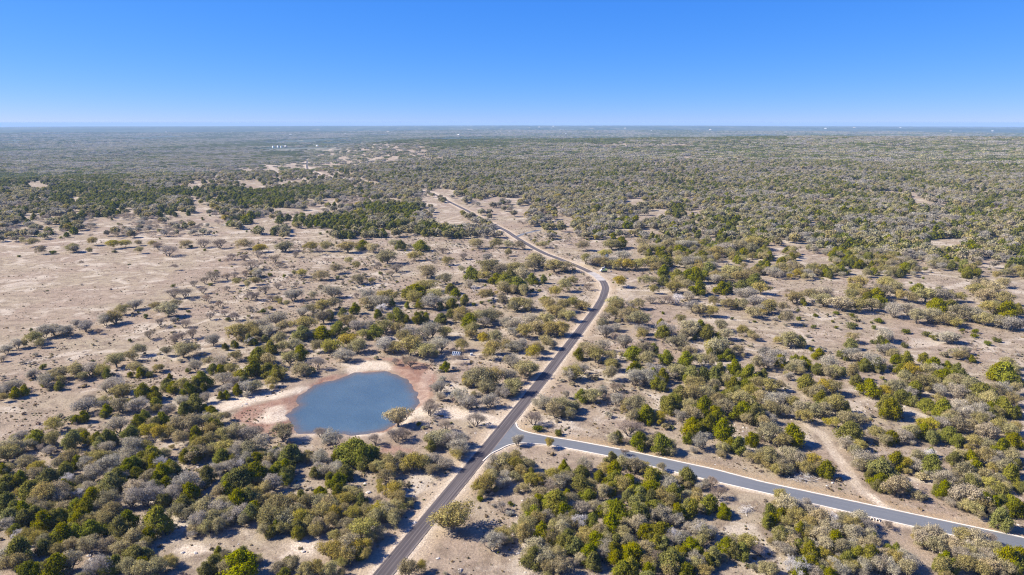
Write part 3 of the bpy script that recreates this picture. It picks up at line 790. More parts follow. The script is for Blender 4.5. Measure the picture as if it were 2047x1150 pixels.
# ---------------------------------------------------------------- trees seen one by one in the photograph
# (tile corner x, y, zoom): crown centre x, crown centre y, crown width, kind
TREES = [
((0, 480, 3.287), """210 10 80 O,145 5 50 O,470 35 110 Y,610 8 70 Y,740 20 90 Y,825 15 80 Y,905 15 55 O,1000 20 60 O,915 65 60 O,585 70 50 O,265 65 70 O,350 75 50 S,750 70 40 S,125 103 25 S,
490 60 60 G,1100 55 130 B,1040 40 70 B,1255 40 35 S,1220 15 90 O,1330 15 90 B,1440 15 100 B,1600 15 110 O,1520 105 70 B,1600 115 60 B,1650 150 120 B,1690 60 60 Y,
1270 285 60 B,1400 230 110 B,1385 288 35 S,1345 265 60 B,1490 240 60 B,1540 225 60 B,1610 215 60 B,1680 215 60 O,1555 275 60 Y,1625 290 60 Y,1675 270 60 O,1495 320 50 B,1330 330 60 B,1215 340 110 B,
1140 345 100 B,1360 385 60 B,1640 365 80 B,1440 425 50 B,1635 450 50 B,1100 440 160 O,1020 430 90 O,1150 420 80 O,880 420 100 G,800 455 90 Y,750 500 120 O,690 525 100 G,960 500 45 S,1140 525 60 G,
1055 545 70 B,1235 465 30 S,1210 545 80 B,1380 500 60 B,1390 450 40 B,1540 500 80 B,1470 480 60 B,560 560 110 G,500 545 70 G,430 590 110 G,350 585 110 G,290 600 110 G,220 640 110 O,265 680 70 Y,
110 680 90 G,40 720 80 G,15 780 50 G,650 600 50 B,205 590 25 S,980 620 80 B,1260 610 90 B,1195 630 60 B,1150 650 90 B,855 660 30 S,910 720 100 O,1090 730 80 O,1200 720 140 O,1270 710 100 O,1400 660 100 G,
1560 600 130 O,1650 580 130 O,1690 620 70 O,1480 705 40 J,1550 690 35 J,1640 665 60 D,1665 662 35 J,400 860 120 O,500 860 120 O,590 840 130 G,680 850 110 O,760 790 120 O,700 880 60 J,880 830 110 O,
915 870 60 J,860 760 100 O,980 880 60 S,1055 835 60 O,210 880 80 G,280 830 60 S,300 930 110 G,380 955 60 J,340 900 110 O,80 950 130 G,160 990 60 J,30 990 90 G,20 1040 60 O,760 940 170 G,700 960 110 G,
800 1000 120 O,940 990 110 J,1010 1000 90 J,1020 1080 80 J,900 1090 130 G,790 1080 130 O,680 1060 110 O,560 1080 150 G,700 1120 70 J,1100 940 90 J,1115 895 35 J,1200 960 110 O,1330 920 100 J,1280 950 80 J,
1240 980 80 J,1290 830 90 G,1370 790 90 O,1450 790 100 G,1550 760 90 O,1400 840 80 J,1470 900 130 G,1520 850 100 O,1590 880 90 J,1660 840 80 J,1680 760 60 J,1630 960 120 G,1560 990 60 J,1190 1060 100 G,
1280 1070 110 J,1350 1040 80 G,1460 990 80 G,1490 1020 50 J,1210 1110 80 J,1090 1130 80 G,1405 1135 50 J"""),
((500, 480, 3.287), """220 25 130 O,70 45 90 Y,400 35 100 Y,500 35 100 O,640 30 130 O,800 40 110 Y,740 20 80 J,900 100 140 O,945 15 80 O,990 30 70 J,1085 90 110 O,1120 15 110 J,1480 15 100 O,1620 15 90 O,1690 85 50 O,
1560 110 70 G,1400 100 70 B,1265 70 50 B,1290 135 70 O,1390 190 60 O,50 90 70 B,160 120 70 B,300 90 60 B,190 160 50 B,280 180 40 B,40 220 70 G,130 225 40 S,225 235 30 S,290 220 40 O,340 215 70 Y,465 220 110 O,
560 180 100 O,650 135 60 Y,700 165 70 O,840 170 60 B,960 180 80 B,930 220 50 B,705 250 100 O,800 265 50 O,575 245 40 S,35 270 60 O,180 300 60 B,300 290 50 B,350 265 40 B,100 330 70 B,40 370 70 B,140 380 60 B,
180 390 60 O,280 350 130 G,410 365 60 O,540 330 130 G,700 365 50 B,470 430 130 O,545 410 110 O,400 440 110 O,340 470 90 G,240 415 50 O,180 510 130 G,60 560 140 G,220 560 110 O,120 590 130 G,30 610 100 O,
100 640 40 J,20 665 50 J,360 540 150 O,480 500 120 O,350 590 120 J,470 580 130 J,580 570 100 J,520 490 70 J,640 520 130 O,700 560 100 G,610 470 60 J,690 450 70 J,780 560 100 G,880 560 130 O,820 600 100 J,
740 620 80 Y,640 640 160 Y,540 690 150 Y,450 690 110 Y,380 620 80 G,700 690 130 O,880 680 150 G,940 700 110 O,1010 640 110 O,1050 690 170 O,1140 720 150 O,1240 680 160 G,1180 590 160 G,1060 600 120 G,
1280 600 110 O,1390 690 100 O,970 570 110 O,840 370 200 G,900 360 130 O,780 350 120 G,760 410 90 O,970 480 110 J,870 440 90 D,840 485 60 J,1025 520 50 J,1130 475 40 S,1155 480 30 S,1100 510 80 J,1150 520 50 J,
1030 430 40 J,930 410 50 J,1160 200 120 O,1150 280 160 O,1280 245 110 O,1090 320 130 J,1040 340 100 J,1080 370 110 O,1210 340 140 O,1320 310 80 J,1350 350 70 J,1200 400 150 G,1120 420 60 J,1300 390 110 G,
1330 410 80 J,1250 430 60 J,1410 390 60 J,1470 420 35 S,1520 410 35 S,1440 285 80 G,1470 320 50 D,1540 360 100 O,1580 345 45 J,1580 400 40 S,1660 385 80 O,1460 200 130 J,1560 160 150 O,1640 170 140 O,
1540 230 110 O,1620 230 110 J,1680 250 100 J,1660 310 100 O,1260 500 90 J,1320 480 60 J,1390 480 110 O,1440 520 100 J,1500 480 130 O,1570 500 140 O,1620 490 90 O,1370 520 80 O,1460 580 130 O,1450 620 90 O,
1540 540 90 G,1680 540 90 G,1530 650 100 Y,1610 640 110 O,1600 700 130 O,1570 750 90 O,1690 690 90 Y,1690 790 70 O,190 650 110 O,140 700 90 J,220 700 100 O,60 750 110 J,30 760 80 J,290 690 110 O,330 740 90 J,
260 770 120 O,120 790 120 O,30 840 110 J,110 840 110 J,200 870 120 O,180 870 90 J,340 840 120 O,430 810 110 B,630 750 130 G,590 760 60 O,140 930 90 Y,30 960 110 O,160 880 70 J,955 800 60 B,1060 800 90 B,
1020 790 60 B,1190 800 40 B,1280 830 60 J,1500 910 170 O,1580 900 150 O,1450 920 120 Y,1560 960 130 O,1680 990 90 G,1240 970 110 G,1370 1030 120 G,1420 1070 110 G,1570 1060 110 G,1650 1000 80 G,1180 1090 110 B,
1250 1030 70 G"""),
((1010, 480, 3.287), """510 30 100 O,250 8 110 O,20 25 80 O,100 30 80 O,20 85 50 O,210 130 130 O,320 150 150 Y,390 160 120 O,160 160 100 O,60 170 130 O,30 220 110 J,110 210 130 O,180 240 80 J,80 280 120 J,30 290 90 J,120 330 80 O,
50 330 70 O,250 260 50 J,180 330 35 S,225 330 30 S,200 275 50 S,400 15 40 B,545 255 40 B,545 310 50 B,440 265 80 Y,395 300 100 O,330 340 90 Y,530 110 120 O,590 120 130 G,660 80 100 Y,700 120 120 G,770 90 110 G,
640 140 110 O,790 145 130 Y,720 150 110 Y,870 150 110 Y,960 140 130 O,1045 130 90 J,920 45 110 O,1000 170 110 O,1040 190 100 J,750 270 100 Y,920 265 100 O,980 265 70 O,975 325 70 O,1040 250 90 J,1110 300 120 Y,
1150 270 90 O,1130 220 110 J,1200 210 130 J,1250 220 120 J,1190 290 100 O,1270 300 120 J,1200 130 150 G,1150 120 100 O,1280 180 100 O,1340 170 110 J,1310 210 90 J,1400 220 120 O,1380 250 90 G,1480 200 130 O,
1440 240 100 O,1540 230 110 O,1420 300 100 J,1470 305 70 J,1560 290 110 J,1640 260 100 J,1620 230 120 O,1300 70 120 J,1390 70 110 O,1470 80 90 O,1500 100 70 O,1440 40 130 G,1540 30 140 O,1620 60 100 O,1680 85 60 O,
1640 10 130 O,1180 20 130 G,1150 60 90 J,1060 30 90 O,700 10 130 O,760 10 80 J,900 10 100 O,1590 340 150 G,1680 310 120 O,1650 400 130 G,1630 460 130 O,1560 420 100 O,1695 470 60 O,1130 370 120 D,1210 360 100 G,
1060 380 100 B,1230 430 120 G,1280 450 130 O,1360 465 100 O,1370 400 80 O,1470 415 100 O,1435 415 60 O,960 390 70 B,870 415 100 O,830 430 60 G,720 400 120 Y,740 430 100 O,700 480 110 O,790 500 110 O,880 510 140 O,
830 470 110 Y,650 510 80 G,1035 478 28 S,1490 515 30 S,510 395 160 Y,450 410 100 Y,380 430 110 O,280 425 110 O,330 460 110 O,260 400 70 Y,140 420 110 O,80 410 120 O,50 440 80 O,420 500 90 O,380 490 80 O,
270 520 130 O,160 510 140 G,60 540 150 G,200 570 120 O,300 570 150 O,370 580 120 O,60 590 110 G,130 600 110 O,660 590 130 G,640 560 90 O,730 570 80 G,900 580 110 G,900 620 80 O,1060 580 130 G,1020 550 60 J,
1040 600 90 J,1150 520 80 O,1210 570 140 O,1190 610 120 O,1290 560 110 J,1330 600 90 J,1420 560 100 O,1450 615 110 O,1410 640 60 S,1560 600 80 Y,1610 620 70 O,1640 640 60 O,1140 675 130 O,780 665 120 G,720 640 60 B,
270 670 110 O,210 710 90 Y,180 740 100 Y,60 690 130 G,110 680 100 G,320 690 60 G,560 720 160 O,520 700 100 O,640 700 90 G,600 760 120 O,690 760 90 O,850 730 120 J,920 710 130 O,970 725 70 J,1400 700 160 O,
1360 700 110 Y,1460 730 110 O,1530 715 90 O,1490 770 40 J,1410 770 80 S,1350 740 60 J,50 790 130 G,140 840 140 O,110 870 100 O,180 850 90 O,20 900 110 G,50 960 120 O,700 820 100 O,740 830 70 O,850 830 110 J,
930 780 110 O,1060 770 90 J,1000 840 140 G,850 900 150 G,930 900 150 G,1040 890 90 J,1100 880 90 G,1130 860 120 O,1000 940 90 J,1210 740 100 O,1190 790 90 J,1270 790 110 O,1350 800 100 O,1220 870 110 J,1310 870 110 J,
1380 880 110 J,1410 850 80 J,1510 840 100 J,1600 860 120 J,1660 810 110 O,1250 940 140 O,1370 950 120 O,1460 920 100 O,1500 950 110 J,1580 960 110 J,1660 940 110 O,1690 880 80 O,450 870 130 O,420 890 100 G,
510 850 80 G,690 880 110 O,720 970 80 B,570 1020 120 O,540 1030 80 O,620 1000 90 G,730 1060 90 G,270 1070 120 G,370 1080 150 O,440 1090 100 O,330 1120 120 O,400 1020 60 G,860 1080 130 O,830 1100 90 G,920 1120 110 J,
1060 1060 110 J,1120 1070 90 J,1150 1000 110 J,1230 1020 130 O,1320 1010 120 O,1200 1090 120 O,1300 1090 130 J,1400 1040 120 O,1480 1010 110 J,1440 1090 130 O,1550 1050 130 O,1610 1000 110 Y,1670 1040 110 O,
1540 1120 120 J,1640 1110 110 J,1380 1130 100 J"""),
((1520, 480, 3.287), """60 430 130 O,10 450 90 G,150 440 80 O,280 410 40 J,230 370 120 O,330 360 110 O,420 380 150 O,400 330 120 G,540 400 170 T,640 410 150 O,740 420 120 O,780 390 100 J,880 460 130 G,960 440 110 G,1030 490 150 T,
1120 480 140 O,1240 500 150 Y,1320 470 150 O,1400 480 140 T,1290 540 90 Y,1480 510 130 O,1570 520 130 O,1650 540 140 G,1700 560 90 G,1180 430 120 J,1260 410 110 J,1540 420 110 Y,1620 440 130 J,1500 450 110 O,
1690 450 70 J,1600 380 120 Y,690 340 110 O,600 350 120 O,800 330 130 T,880 300 130 O,830 270 130 Y,640 270 130 Y,620 310 100 O,700 360 90 J,760 350 100 J,920 360 100 O,1000 370 110 O,1090 350 150 O,1040 310 90 J,
1180 360 130 T,1240 370 90 O,1140 410 90 J,1310 370 90 O,1420 320 120 O,1480 350 130 T,1450 290 120 O,1530 300 150 T,1600 270 110 O,175 515 110 O,140 500 40 J,255 515 42 S,365 492 45 S,248 463 28 S,350 568 40 S,
290 563 20 S,497 573 32 S,498 478 38 S,605 493 42 S,608 553 85 S,748 573 38 S,780 522 65 S,730 540 25 S,957 595 60 S,1090 610 70 S,1145 637 60 S,1240 630 130 G,1270 640 90 O,1327 590 35 S,1405 625 48 S,1415 595 50 S,
1493 672 58 S,1550 650 60 S,345 658 20 S,190 650 130 O,235 670 80 O,268 685 42 J,332 715 40 S,385 745 75 J,605 640 90 O,600 680 80 J,820 620 120 G,790 665 60 J,840 650 60 G,945 685 60 S,540 750 70 J,590 740 130 G,
680 760 150 G,750 790 150 G,770 820 90 J,690 830 70 J,830 720 110 G,870 745 90 O,800 710 50 J,965 775 90 J,1070 780 70 J,1140 800 110 J,880 830 50 S,1280 740 80 O,1330 760 80 O,1390 775 55 J,1350 730 60 G,
1600 840 170 J,1560 860 110 J,1620 810 90 O,1670 860 80 O,1690 930 60 J,90 770 150 G,40 800 130 G,130 790 90 J,20 740 70 G,240 810 130 O,290 800 90 J,200 850 80 O,460 820 110 G,440 860 100 O,490 860 100 O,390 845 55 J,
610 880 120 O,640 920 90 J,310 930 140 J,720 970 120 J,60 950 130 O,130 960 80 O,190 900 60 G,420 960 130 Y,480 970 120 O,370 1010 110 O,400 1040 100 J,60 1050 130 G,150 1040 120 G,210 1060 90 O,20 890 60 J,
260 1100 110 O,350 1120 120 O,500 1090 130 O,1000 850 130 Y,940 850 90 J,1100 860 110 O,1180 860 110 G,1210 890 90 J,1290 860 80 J,1330 890 80 J,1280 920 120 O,960 910 110 O,1050 930 120 O,1010 970 110 J,880 960 130 O,
820 1000 90 Y,850 1070 150 J,870 1110 110 O,920 1030 90 J,1010 1060 70 J,980 1000 100 G,1120 940 110 O,1180 980 110 G,1170 1050 90 O,1100 1080 100 J,1240 950 100 O,1300 990 130 G,1380 960 120 O,1470 980 150 J,
1540 1000 120 O,1600 990 110 G,1500 1060 140 O,1400 1060 130 O,1320 1100 120 G,1200 1110 110 J,1580 1080 110 J,1660 1050 120 O,1680 980 90 O,1450 1120 120 G,1560 1130 100 O"""),
((0, 800, 3.287), """550 110 70 J,350 170 110 O,140 240 90 G,235 245 110 J,345 260 110 O,470 265 120 J,530 215 80 O,60 310 140 O,30 360 110 O,330 330 80 G,270 320 60 B,770 160 150 G,690 240 120 J,640 250 60 J,660 290 90 J,740 270 60 J,
860 220 110 J,700 320 110 G,960 190 110 Y,950 120 80 J,1010 150 100 O,1070 130 100 J,1050 220 110 Y,1170 170 130 O,1130 210 100 O,1260 160 140 O,1340 140 120 O,1420 120 110 O,1420 160 90 J,1190 250 110 O,1290 230 80 J,
1380 190 100 O,1540 210 150 T,1470 240 130 O,1620 230 130 G,1660 200 90 B,1380 270 130 O,1320 300 120 Y,1290 350 100 J,1480 310 150 O,1580 310 160 G,1650 330 130 O,860 310 160 G,960 310 110 O,1080 350 100 O,1000 360 110 J"""),
((500, 800, 3.287), """40 215 100 B,215 215 140 O,465 215 90 B,550 260 140 G,970 110 150 T,1010 215 120 B,960 230 120 B,1180 60 120 B,1480 130 110 B,820 260 100 B,1240 230 170 O,1180 260 120 Y,1330 240 140 G,1390 260 120 G,1370 310 120 G,
1290 170 100 B,680 310 200 J,610 340 110 J,740 370 130 J,260 350 140 J,210 330 90 G,60 310 140 G,160 350 90 G"""),
((1010, 800, 3.287), """185 120 110 B,210 175 80 S,80 260 110 G,290 290 70 Y,810 180 140 B,740 240 70 J,800 270 60 B,880 270 100 J,950 270 120 O,1030 280 130 J,980 270 80 B,1080 300 90 O,930 100 90 J,840 110 110 O,1010 110 90 Y,1080 30 110 J,
1230 90 130 O,1160 110 100 G,1240 160 130 J,1290 60 120 J,1380 70 110 O,1340 150 110 J,1440 190 150 J,1290 270 150 G,1200 250 70 J,1430 310 90 O,1530 290 110 J,1620 260 90 J,1640 80 130 J,1560 60 120 J,1690 220 80 O,
1700 150 90 O,1690 370 110 O,350 210 60 S"""),
((1520, 800, 3.287), """60 50 130 O,170 70 110 O,30 110 90 G,290 110 110 O,420 70 120 O,510 50 90 O,560 120 130 O,490 150 80 Y,590 190 150 J,570 290 110 G,640 130 100 O,650 300 90 O,760 220 110 O,860 230 110 J,940 230 120 G,860 60 130 J,
1000 210 120 O,1100 160 130 Y,1180 150 120 G,1240 210 110 J,1300 170 120 O,1060 210 90 J,60 220 150 T,220 230 130 J,150 270 120 O,1390 180 100 O,1440 130 110 O,1490 210 120 T,1580 170 120 O,1640 200 110 O,1660 260 100 J,
1400 270 110 Y,1500 290 120 O,1580 320 130 J,1600 50 110 J,1500 60 90 J,1350 90 110 G,1250 110 100 O"""),
((0, 900, 4.6), """60 40 200 O,250 110 180 O,30 190 110 J,60 280 150 J,30 360 120 J,640 80 180 O,710 110 110 J,820 60 120 O,800 130 140 G,350 180 150 Y,330 220 160 O,450 230 200 J,590 200 180 J,200 260 120 J,270 340 200 J,180 400 110 Y,
60 480 180 J,150 530 160 J,400 420 230 O,520 380 220 T,330 500 180 O,370 570 160 O,620 390 160 O,640 290 150 D,730 400 120 D,740 290 160 O,850 230 200 G,1000 160 200 G,920 80 160 O,1010 70 160 O,1200 40 200 G,1190 160 180 J,
1010 310 200 J,1070 240 170 J,1240 130 150 J,1400 60 170 J,1480 130 150 D,1490 200 170 J,1380 240 150 O,1250 220 120 G,1530 310 110 J,1230 340 200 T,1330 430 250 G,1200 460 180 G,1440 380 170 G,1540 450 90 J,820 340 150 G,
850 430 150 J,900 380 130 O,1000 470 200 O,890 530 130 G,780 540 180 J,740 600 180 J,700 640 120 J,590 540 160 O,470 530 120 O,400 650 180 J,500 620 130 J,220 620 170 J,80 620 170 J,60 700 150 G,130 740 100 J,190 780 130 D,
340 800 160 Y,410 860 170 O,580 760 220 J,700 780 160 J,850 730 190 J,650 880 140 O,960 640 180 O,820 650 120 O,1030 570 180 O,1110 720 200 J,1180 640 180 J,1250 780 230 O,1450 640 230 J,1440 700 200 O,810 880 180 T,
960 860 190 T,1100 900 200 O,1230 940 200 J,1300 890 150 O,1060 1040 140 J,160 900 260 J,70 960 220 G,130 1040 230 O,500 1050 270 J,640 1030 200 O,430 1110 170 J,250 1130 190 J,880 1080 240 G,1180 1100 180 O,1300 1110 190 Y,
1450 1060 200 O,1540 1010 110 O"""),
((340, 900, 4.6), """250 30 180 O,380 20 110 O,480 70 140 J,600 40 180 G,720 40 180 O,620 100 110 G,650 130 110 D,730 120 80 J,840 70 110 O,910 60 120 O,970 20 110 J,1060 40 160 G,1150 40 140 J,1050 140 120 J,1090 190 110 J,990 180 120 O,
880 150 120 G,30 170 120 J,20 250 80 O,330 230 150 J,440 170 130 G,510 140 110 G,600 260 230 J,680 240 230 J,780 210 200 J,530 300 150 J,880 220 110 J,950 300 180 G,880 350 150 O,1060 260 110 J,800 290 120 O,130 310 230 G,
180 370 180 J,60 420 150 G,120 490 170 J,60 570 150 O,160 580 150 O,320 520 200 O,420 550 170 G,470 500 170 O,540 590 150 O,620 440 170 J,720 420 180 O,800 450 150 O,640 590 180 G,740 580 140 J,680 640 130 O,270 660 200 G,
390 640 170 O,200 700 120 G,330 720 140 O,480 690 70 D,1000 520 220 O,1100 480 150 O,920 620 220 O,880 660 160 O,1050 640 190 O,980 710 110 J,1160 560 170 O,1180 640 170 Y,1180 720 130 J,1270 660 170 O,1350 690 140 O,
1290 440 110 O,1390 380 140 J,1370 470 170 O,1460 490 170 O,1400 570 190 Y,1500 580 160 Y,1480 660 150 O,1540 400 120 J,1370 80 180 G,1270 60 120 O,1330 210 90 J,1440 180 180 G,1470 260 120 J,1530 150 120 G,1540 50 110 J,
650 990 330 J,440 950 100 J,400 1060 170 J,330 1110 140 J,530 1100 180 O,800 1000 110 O,990 1100 140 O,1130 1060 160 O,1250 1110 200 Y,1350 1090 180 Y,1470 1110 170 O,1480 920 220 Y,1520 800 130 Y"""),
((680, 900, 4.6), """40 200 150 J,230 100 150 J,310 160 110 O,460 110 180 O,560 90 160 O,680 110 200 Y,760 120 170 O,860 90 170 G,960 110 190 G,1080 20 150 G,410 230 150 Y,480 230 80 Y,480 370 180 Y,530 440 170 O,550 330 100 O,600 470 100 O,
130 400 160 Y,60 460 170 Y,200 470 120 J,30 540 140 Y,120 600 170 Y,230 570 160 Y,340 560 180 Y,430 560 170 O,320 630 160 O,480 610 140 O,60 680 150 O,210 740 220 Y,280 800 140 O,340 460 80 B,560 540 110 Y,80 870 250 T,
180 900 200 Y,230 960 140 O,60 960 180 O,1040 620 340 O,960 680 150 Y,1400 860 190 G,1330 310 200 Y,1270 340 130 Y,1400 270 150 O,1480 300 160 G,1480 520 130 B,1500 100 200 O,1440 120 160 G,1540 180 120 O,1285 440 70 S,
1530 820 120 O,630 1100 190 Y,740 1080 110 Y"""),
((1020, 900, 4.6), """40 140 160 Y,60 80 150 O,160 130 150 O,100 200 130 O,30 230 120 O,180 270 160 Y,120 340 110 O,250 260 120 O,500 170 110 J,470 290 180 T,400 240 150 Y,380 320 150 B,540 250 140 O,270 400 160 O,690 150 160 G,640 210 140 J,
820 240 110 J,880 180 150 O,960 200 150 J,950 90 90 J,1040 130 140 O,1150 150 180 O,1230 170 140 O,1280 260 190 J,1290 350 180 J,1100 290 170 J,1040 320 170 O,1130 380 150 J,920 350 120 J,900 260 100 O,650 320 180 J,740 330 120 O,
850 400 160 T,720 420 120 J,1080 430 120 J,1190 450 110 J,1410 250 170 O,1450 330 170 G,1380 390 130 O,1500 400 150 J,1540 280 110 O,1050 20 80 B,1390 160 90 O,1530 165 80 J,970 530 210 J,430 480 210 J,500 560 140 J,380 470 150 J,
530 420 110 J,640 530 190 G,600 470 110 O,820 550 90 J,210 500 150 Y,150 560 110 Y,160 680 210 Y,250 640 170 O,330 620 150 G,130 780 190 Y,60 740 150 Y,390 700 130 O,290 760 160 J,370 770 120 O,480 730 150 T,650 670 180 D,
570 670 150 Y,760 680 130 J,700 760 170 O,820 760 150 O,930 680 170 J,800 840 180 J,900 850 160 O,980 840 150 J,600 870 160 J,540 870 140 J,460 830 140 O,250 900 220 O,330 1000 210 O,210 980 140 O,430 980 180 O,460 1080 190 O,
350 1090 160 O,650 1000 120 T,760 1020 140 J,850 960 130 G,930 930 140 J,1040 820 130 O,1180 580 190 J,1240 560 120 J,1330 520 170 J,1280 480 100 J,1380 600 190 T,1170 680 170 T,1250 740 150 J,1380 740 190 J,1460 640 150 T,
1520 620 100 J,1340 850 130 J,1500 800 150 D,1470 860 130 G,1120 920 210 J,1080 980 160 J,1200 970 150 O,1260 1020 150 O,1120 1080 190 J,1250 1110 150 J,1340 990 150 B,1490 1010 230 J,1540 920 110 J,1480 1110 170 Y"""),
((1360, 900, 4.6), """70 240 140 J,120 270 90 O,60 320 100 O,180 330 110 G,290 290 140 B,270 490 150 J,390 550 90 J,100 540 160 J,140 480 120 O,30 560 110 J,60 420 110 O,150 400 120 O,340 400 150 B,200 730 190 D,80 720 130 G,290 760 130 G,
40 800 120 G,300 950 170 J,160 940 140 J,420 870 150 J,490 930 130 J,30 960 110 J,240 1020 120 J,100 1050 140 G,60 1110 130 J,230 1110 150 O,620 860 180 Y,710 920 140 B,390 40 80 O,830 80 200 Y,740 90 150 O,930 110 190 T,
1000 60 170 O,1090 90 190 T,1210 100 190 Y,1150 160 150 O,880 180 130 O,980 170 140 O,1340 170 150 J,830 560 110 J,910 610 80 J,800 655 110 J,920 770 150 J,960 820 110 J,1000 760 110 T,920 430 150 O,980 520 190 T,1080 510 150 G,
1060 600 170 O,1190 560 150 G,1180 680 160 O,1100 740 110 J,1280 640 200 T,1280 490 70 B,1340 700 170 O,1400 640 160 D,1440 720 170 G,1300 790 190 T,1210 750 120 O,1050 870 160 T,1010 950 130 G,1170 880 150 J,1190 920 130 O,
1330 880 170 T,1420 830 150 J,1500 640 150 O,1530 760 130 T,1480 900 170 T,1530 1010 130 J,1310 960 150 Y,1210 1010 140 J,1090 1080 230 D,1000 1060 150 D,820 1080 170 O,760 1100 100 O,1300 1080 150 O,1400 1050 160 G,1450 1120 150 G,
1290 1120 110 J"""),
((1700, 900, 4.6), """40 20 140 O,150 90 220 G,90 130 150 O,300 170 200 J,330 120 140 O,180 230 110 J,270 260 150 J,430 330 230 T,490 350 140 O,360 370 110 O,420 80 180 J,500 130 140 Y,610 130 170 G,750 130 190 J,690 170 90 J,720 30 150 D,
650 60 110 G,850 260 190 G,850 370 130 J,800 290 110 O,960 240 110 O,1050 190 180 O,1100 60 130 J,1170 160 120 J,1000 60 130 O,1240 60 190 O,1360 50 150 G,1480 60 170 O,1430 160 190 T,1320 120 150 G,1480 210 150 J,1130 260 150 O,
1230 230 140 O,1290 310 150 Y,1370 280 130 O,1390 400 190 J,1480 470 170 J,1510 540 150 J,1540 330 80 J,1000 420 200 T,1120 430 240 T,1240 420 200 O,1100 510 170 O,1200 510 150 O,1320 500 140 J,1390 630 200 J,1000 520 80 O,
80 640 170 T,150 700 150 G,60 760 170 T,180 790 150 T,340 690 90 B,30 870 150 G,130 880 170 T,220 860 140 O,60 960 110 J,180 1000 150 J,240 930 130 D,30 1060 130 O,120 1080 150 G,320 960 170 T,280 1040 190 T,400 1000 150 O,
420 910 90 J,380 1090 180 G,520 1080 170 T,560 1040 150 G,660 820 170 T,740 770 190 T,720 680 130 B,640 760 130 T,770 880 180 O,830 830 150 T,880 1010 150 J,820 1050 120 J,930 1060 130 J,860 1110 110 J,960 880 190 T,950 720 150 B,
1050 800 190 O,1010 960 170 G,1140 820 200 T,1100 930 190 O,1230 900 200 T,1190 1010 190 G,1290 830 170 B,1340 930 160 O,1080 1060 190 O,1280 1080 190 T,1440 990 190 J,1510 1010 150 J,1430 1090 170 O,1530 1090 120 J,1380 930 110 O"""),
]
hu, hv, hw, hk = [], [], [], []
for (x0, y0, s), txt in TREES:
    for item in txt.replace("\n", "").split(","):
        a, b, c, k = item.split()
        hu.append(x0 + float(a) / s); hv.append(y0 + float(b) / s); hw.append(float(c) / s); hk.append(k)
hu, hv, hw = map(np.array, (hu, hv, hw)); hk = np.array(hk)
hw = hw * np.where(hk == 'S', 1.05, 1.27)
gx, gy, gd = hit(hu, hv)
Rr = np.array([DIM[SHAPE[k]][0] for k in hk]); Hh = np.array([DIM[SHAPE[k]][1] for k in hk])
for _ in range(2):
    scl = hw * gd / FPX / (2 * Rr)
    gx, gy, gd = hit(hu, hv, scl * Hh * 0.5)
scl = np.clip(hw * gd / FPX / (2 * Rr), 0.25, 2.6)
g = np.random.default_rng(21)
zs = np.clip(g.normal(1.0, 0.10, len(hu)), 0.8, 1.3) * np.where((hk == 'J'), 1.0, 0.95)
zs = zs * np.clip(1.25 - 0.25 * scl, 0.72, 1.1)          # the widest crowns are clumps and no taller than their neighbours
gz = height(gx, gy)
# keep trunks off the roads and out of the water
clear = np.minimum(dist_line(gx, gy, road_c, 12) - ROAD_W / 2, np.minimum(dist_line(gx, gy, upper, 8), dist_line(gx, gy, lower, 8)))
ok = (clear > 0.8) & (pond_sd(gx, gy) > 0.3)
scl = np.minimum(scl, np.maximum((clear + 1.3) / Rr, 0.5 * scl))      # crowns keep off the carriageways
hu, hv, hw, hk, gx, gy, gz, gd, scl, zs = [q[ok] for q in (hu, hv, hw, hk, gx, gy, gz, gd, scl, zs)]

# ---------------------------------------------------------------- which trees become things of their own: the 300 that show largest of each kind
CLASS = {'J': 'juniper_tree', 'O': 'oak_tree', 'Y': 'oak_tree', 'T': 'oak_tree', 'G': 'bare_tree', 'B': 'bare_tree', 'D': 'dead_tree', 'S': 'juniper_shrub'}
CAT = {'juniper_tree': 'juniper', 'oak_tree': 'oak', 'bare_tree': 'bare tree', 'dead_tree': 'dead tree', 'juniper_shrub': 'shrub'}
GROUP = {'juniper_tree': 'green junipers of the savanna', 'oak_tree': 'live oaks of the savanna', 'bare_tree': 'leafless grey trees of the savanna',
         'dead_tree': 'silver dead trees', 'juniper_shrub': 'small round juniper shrubs'}
inframe = (hu > -20) & (hu < 2067) & (hv < 1160)
single = np.zeros(len(hu), bool)
for cl in CAT:
    m = np.array([CLASS[k] == cl for k in hk]) & inframe
    idx = np.where(m)[0]; idx = idx[np.argsort(-hw[idx])][:298]
    single[idx] = True

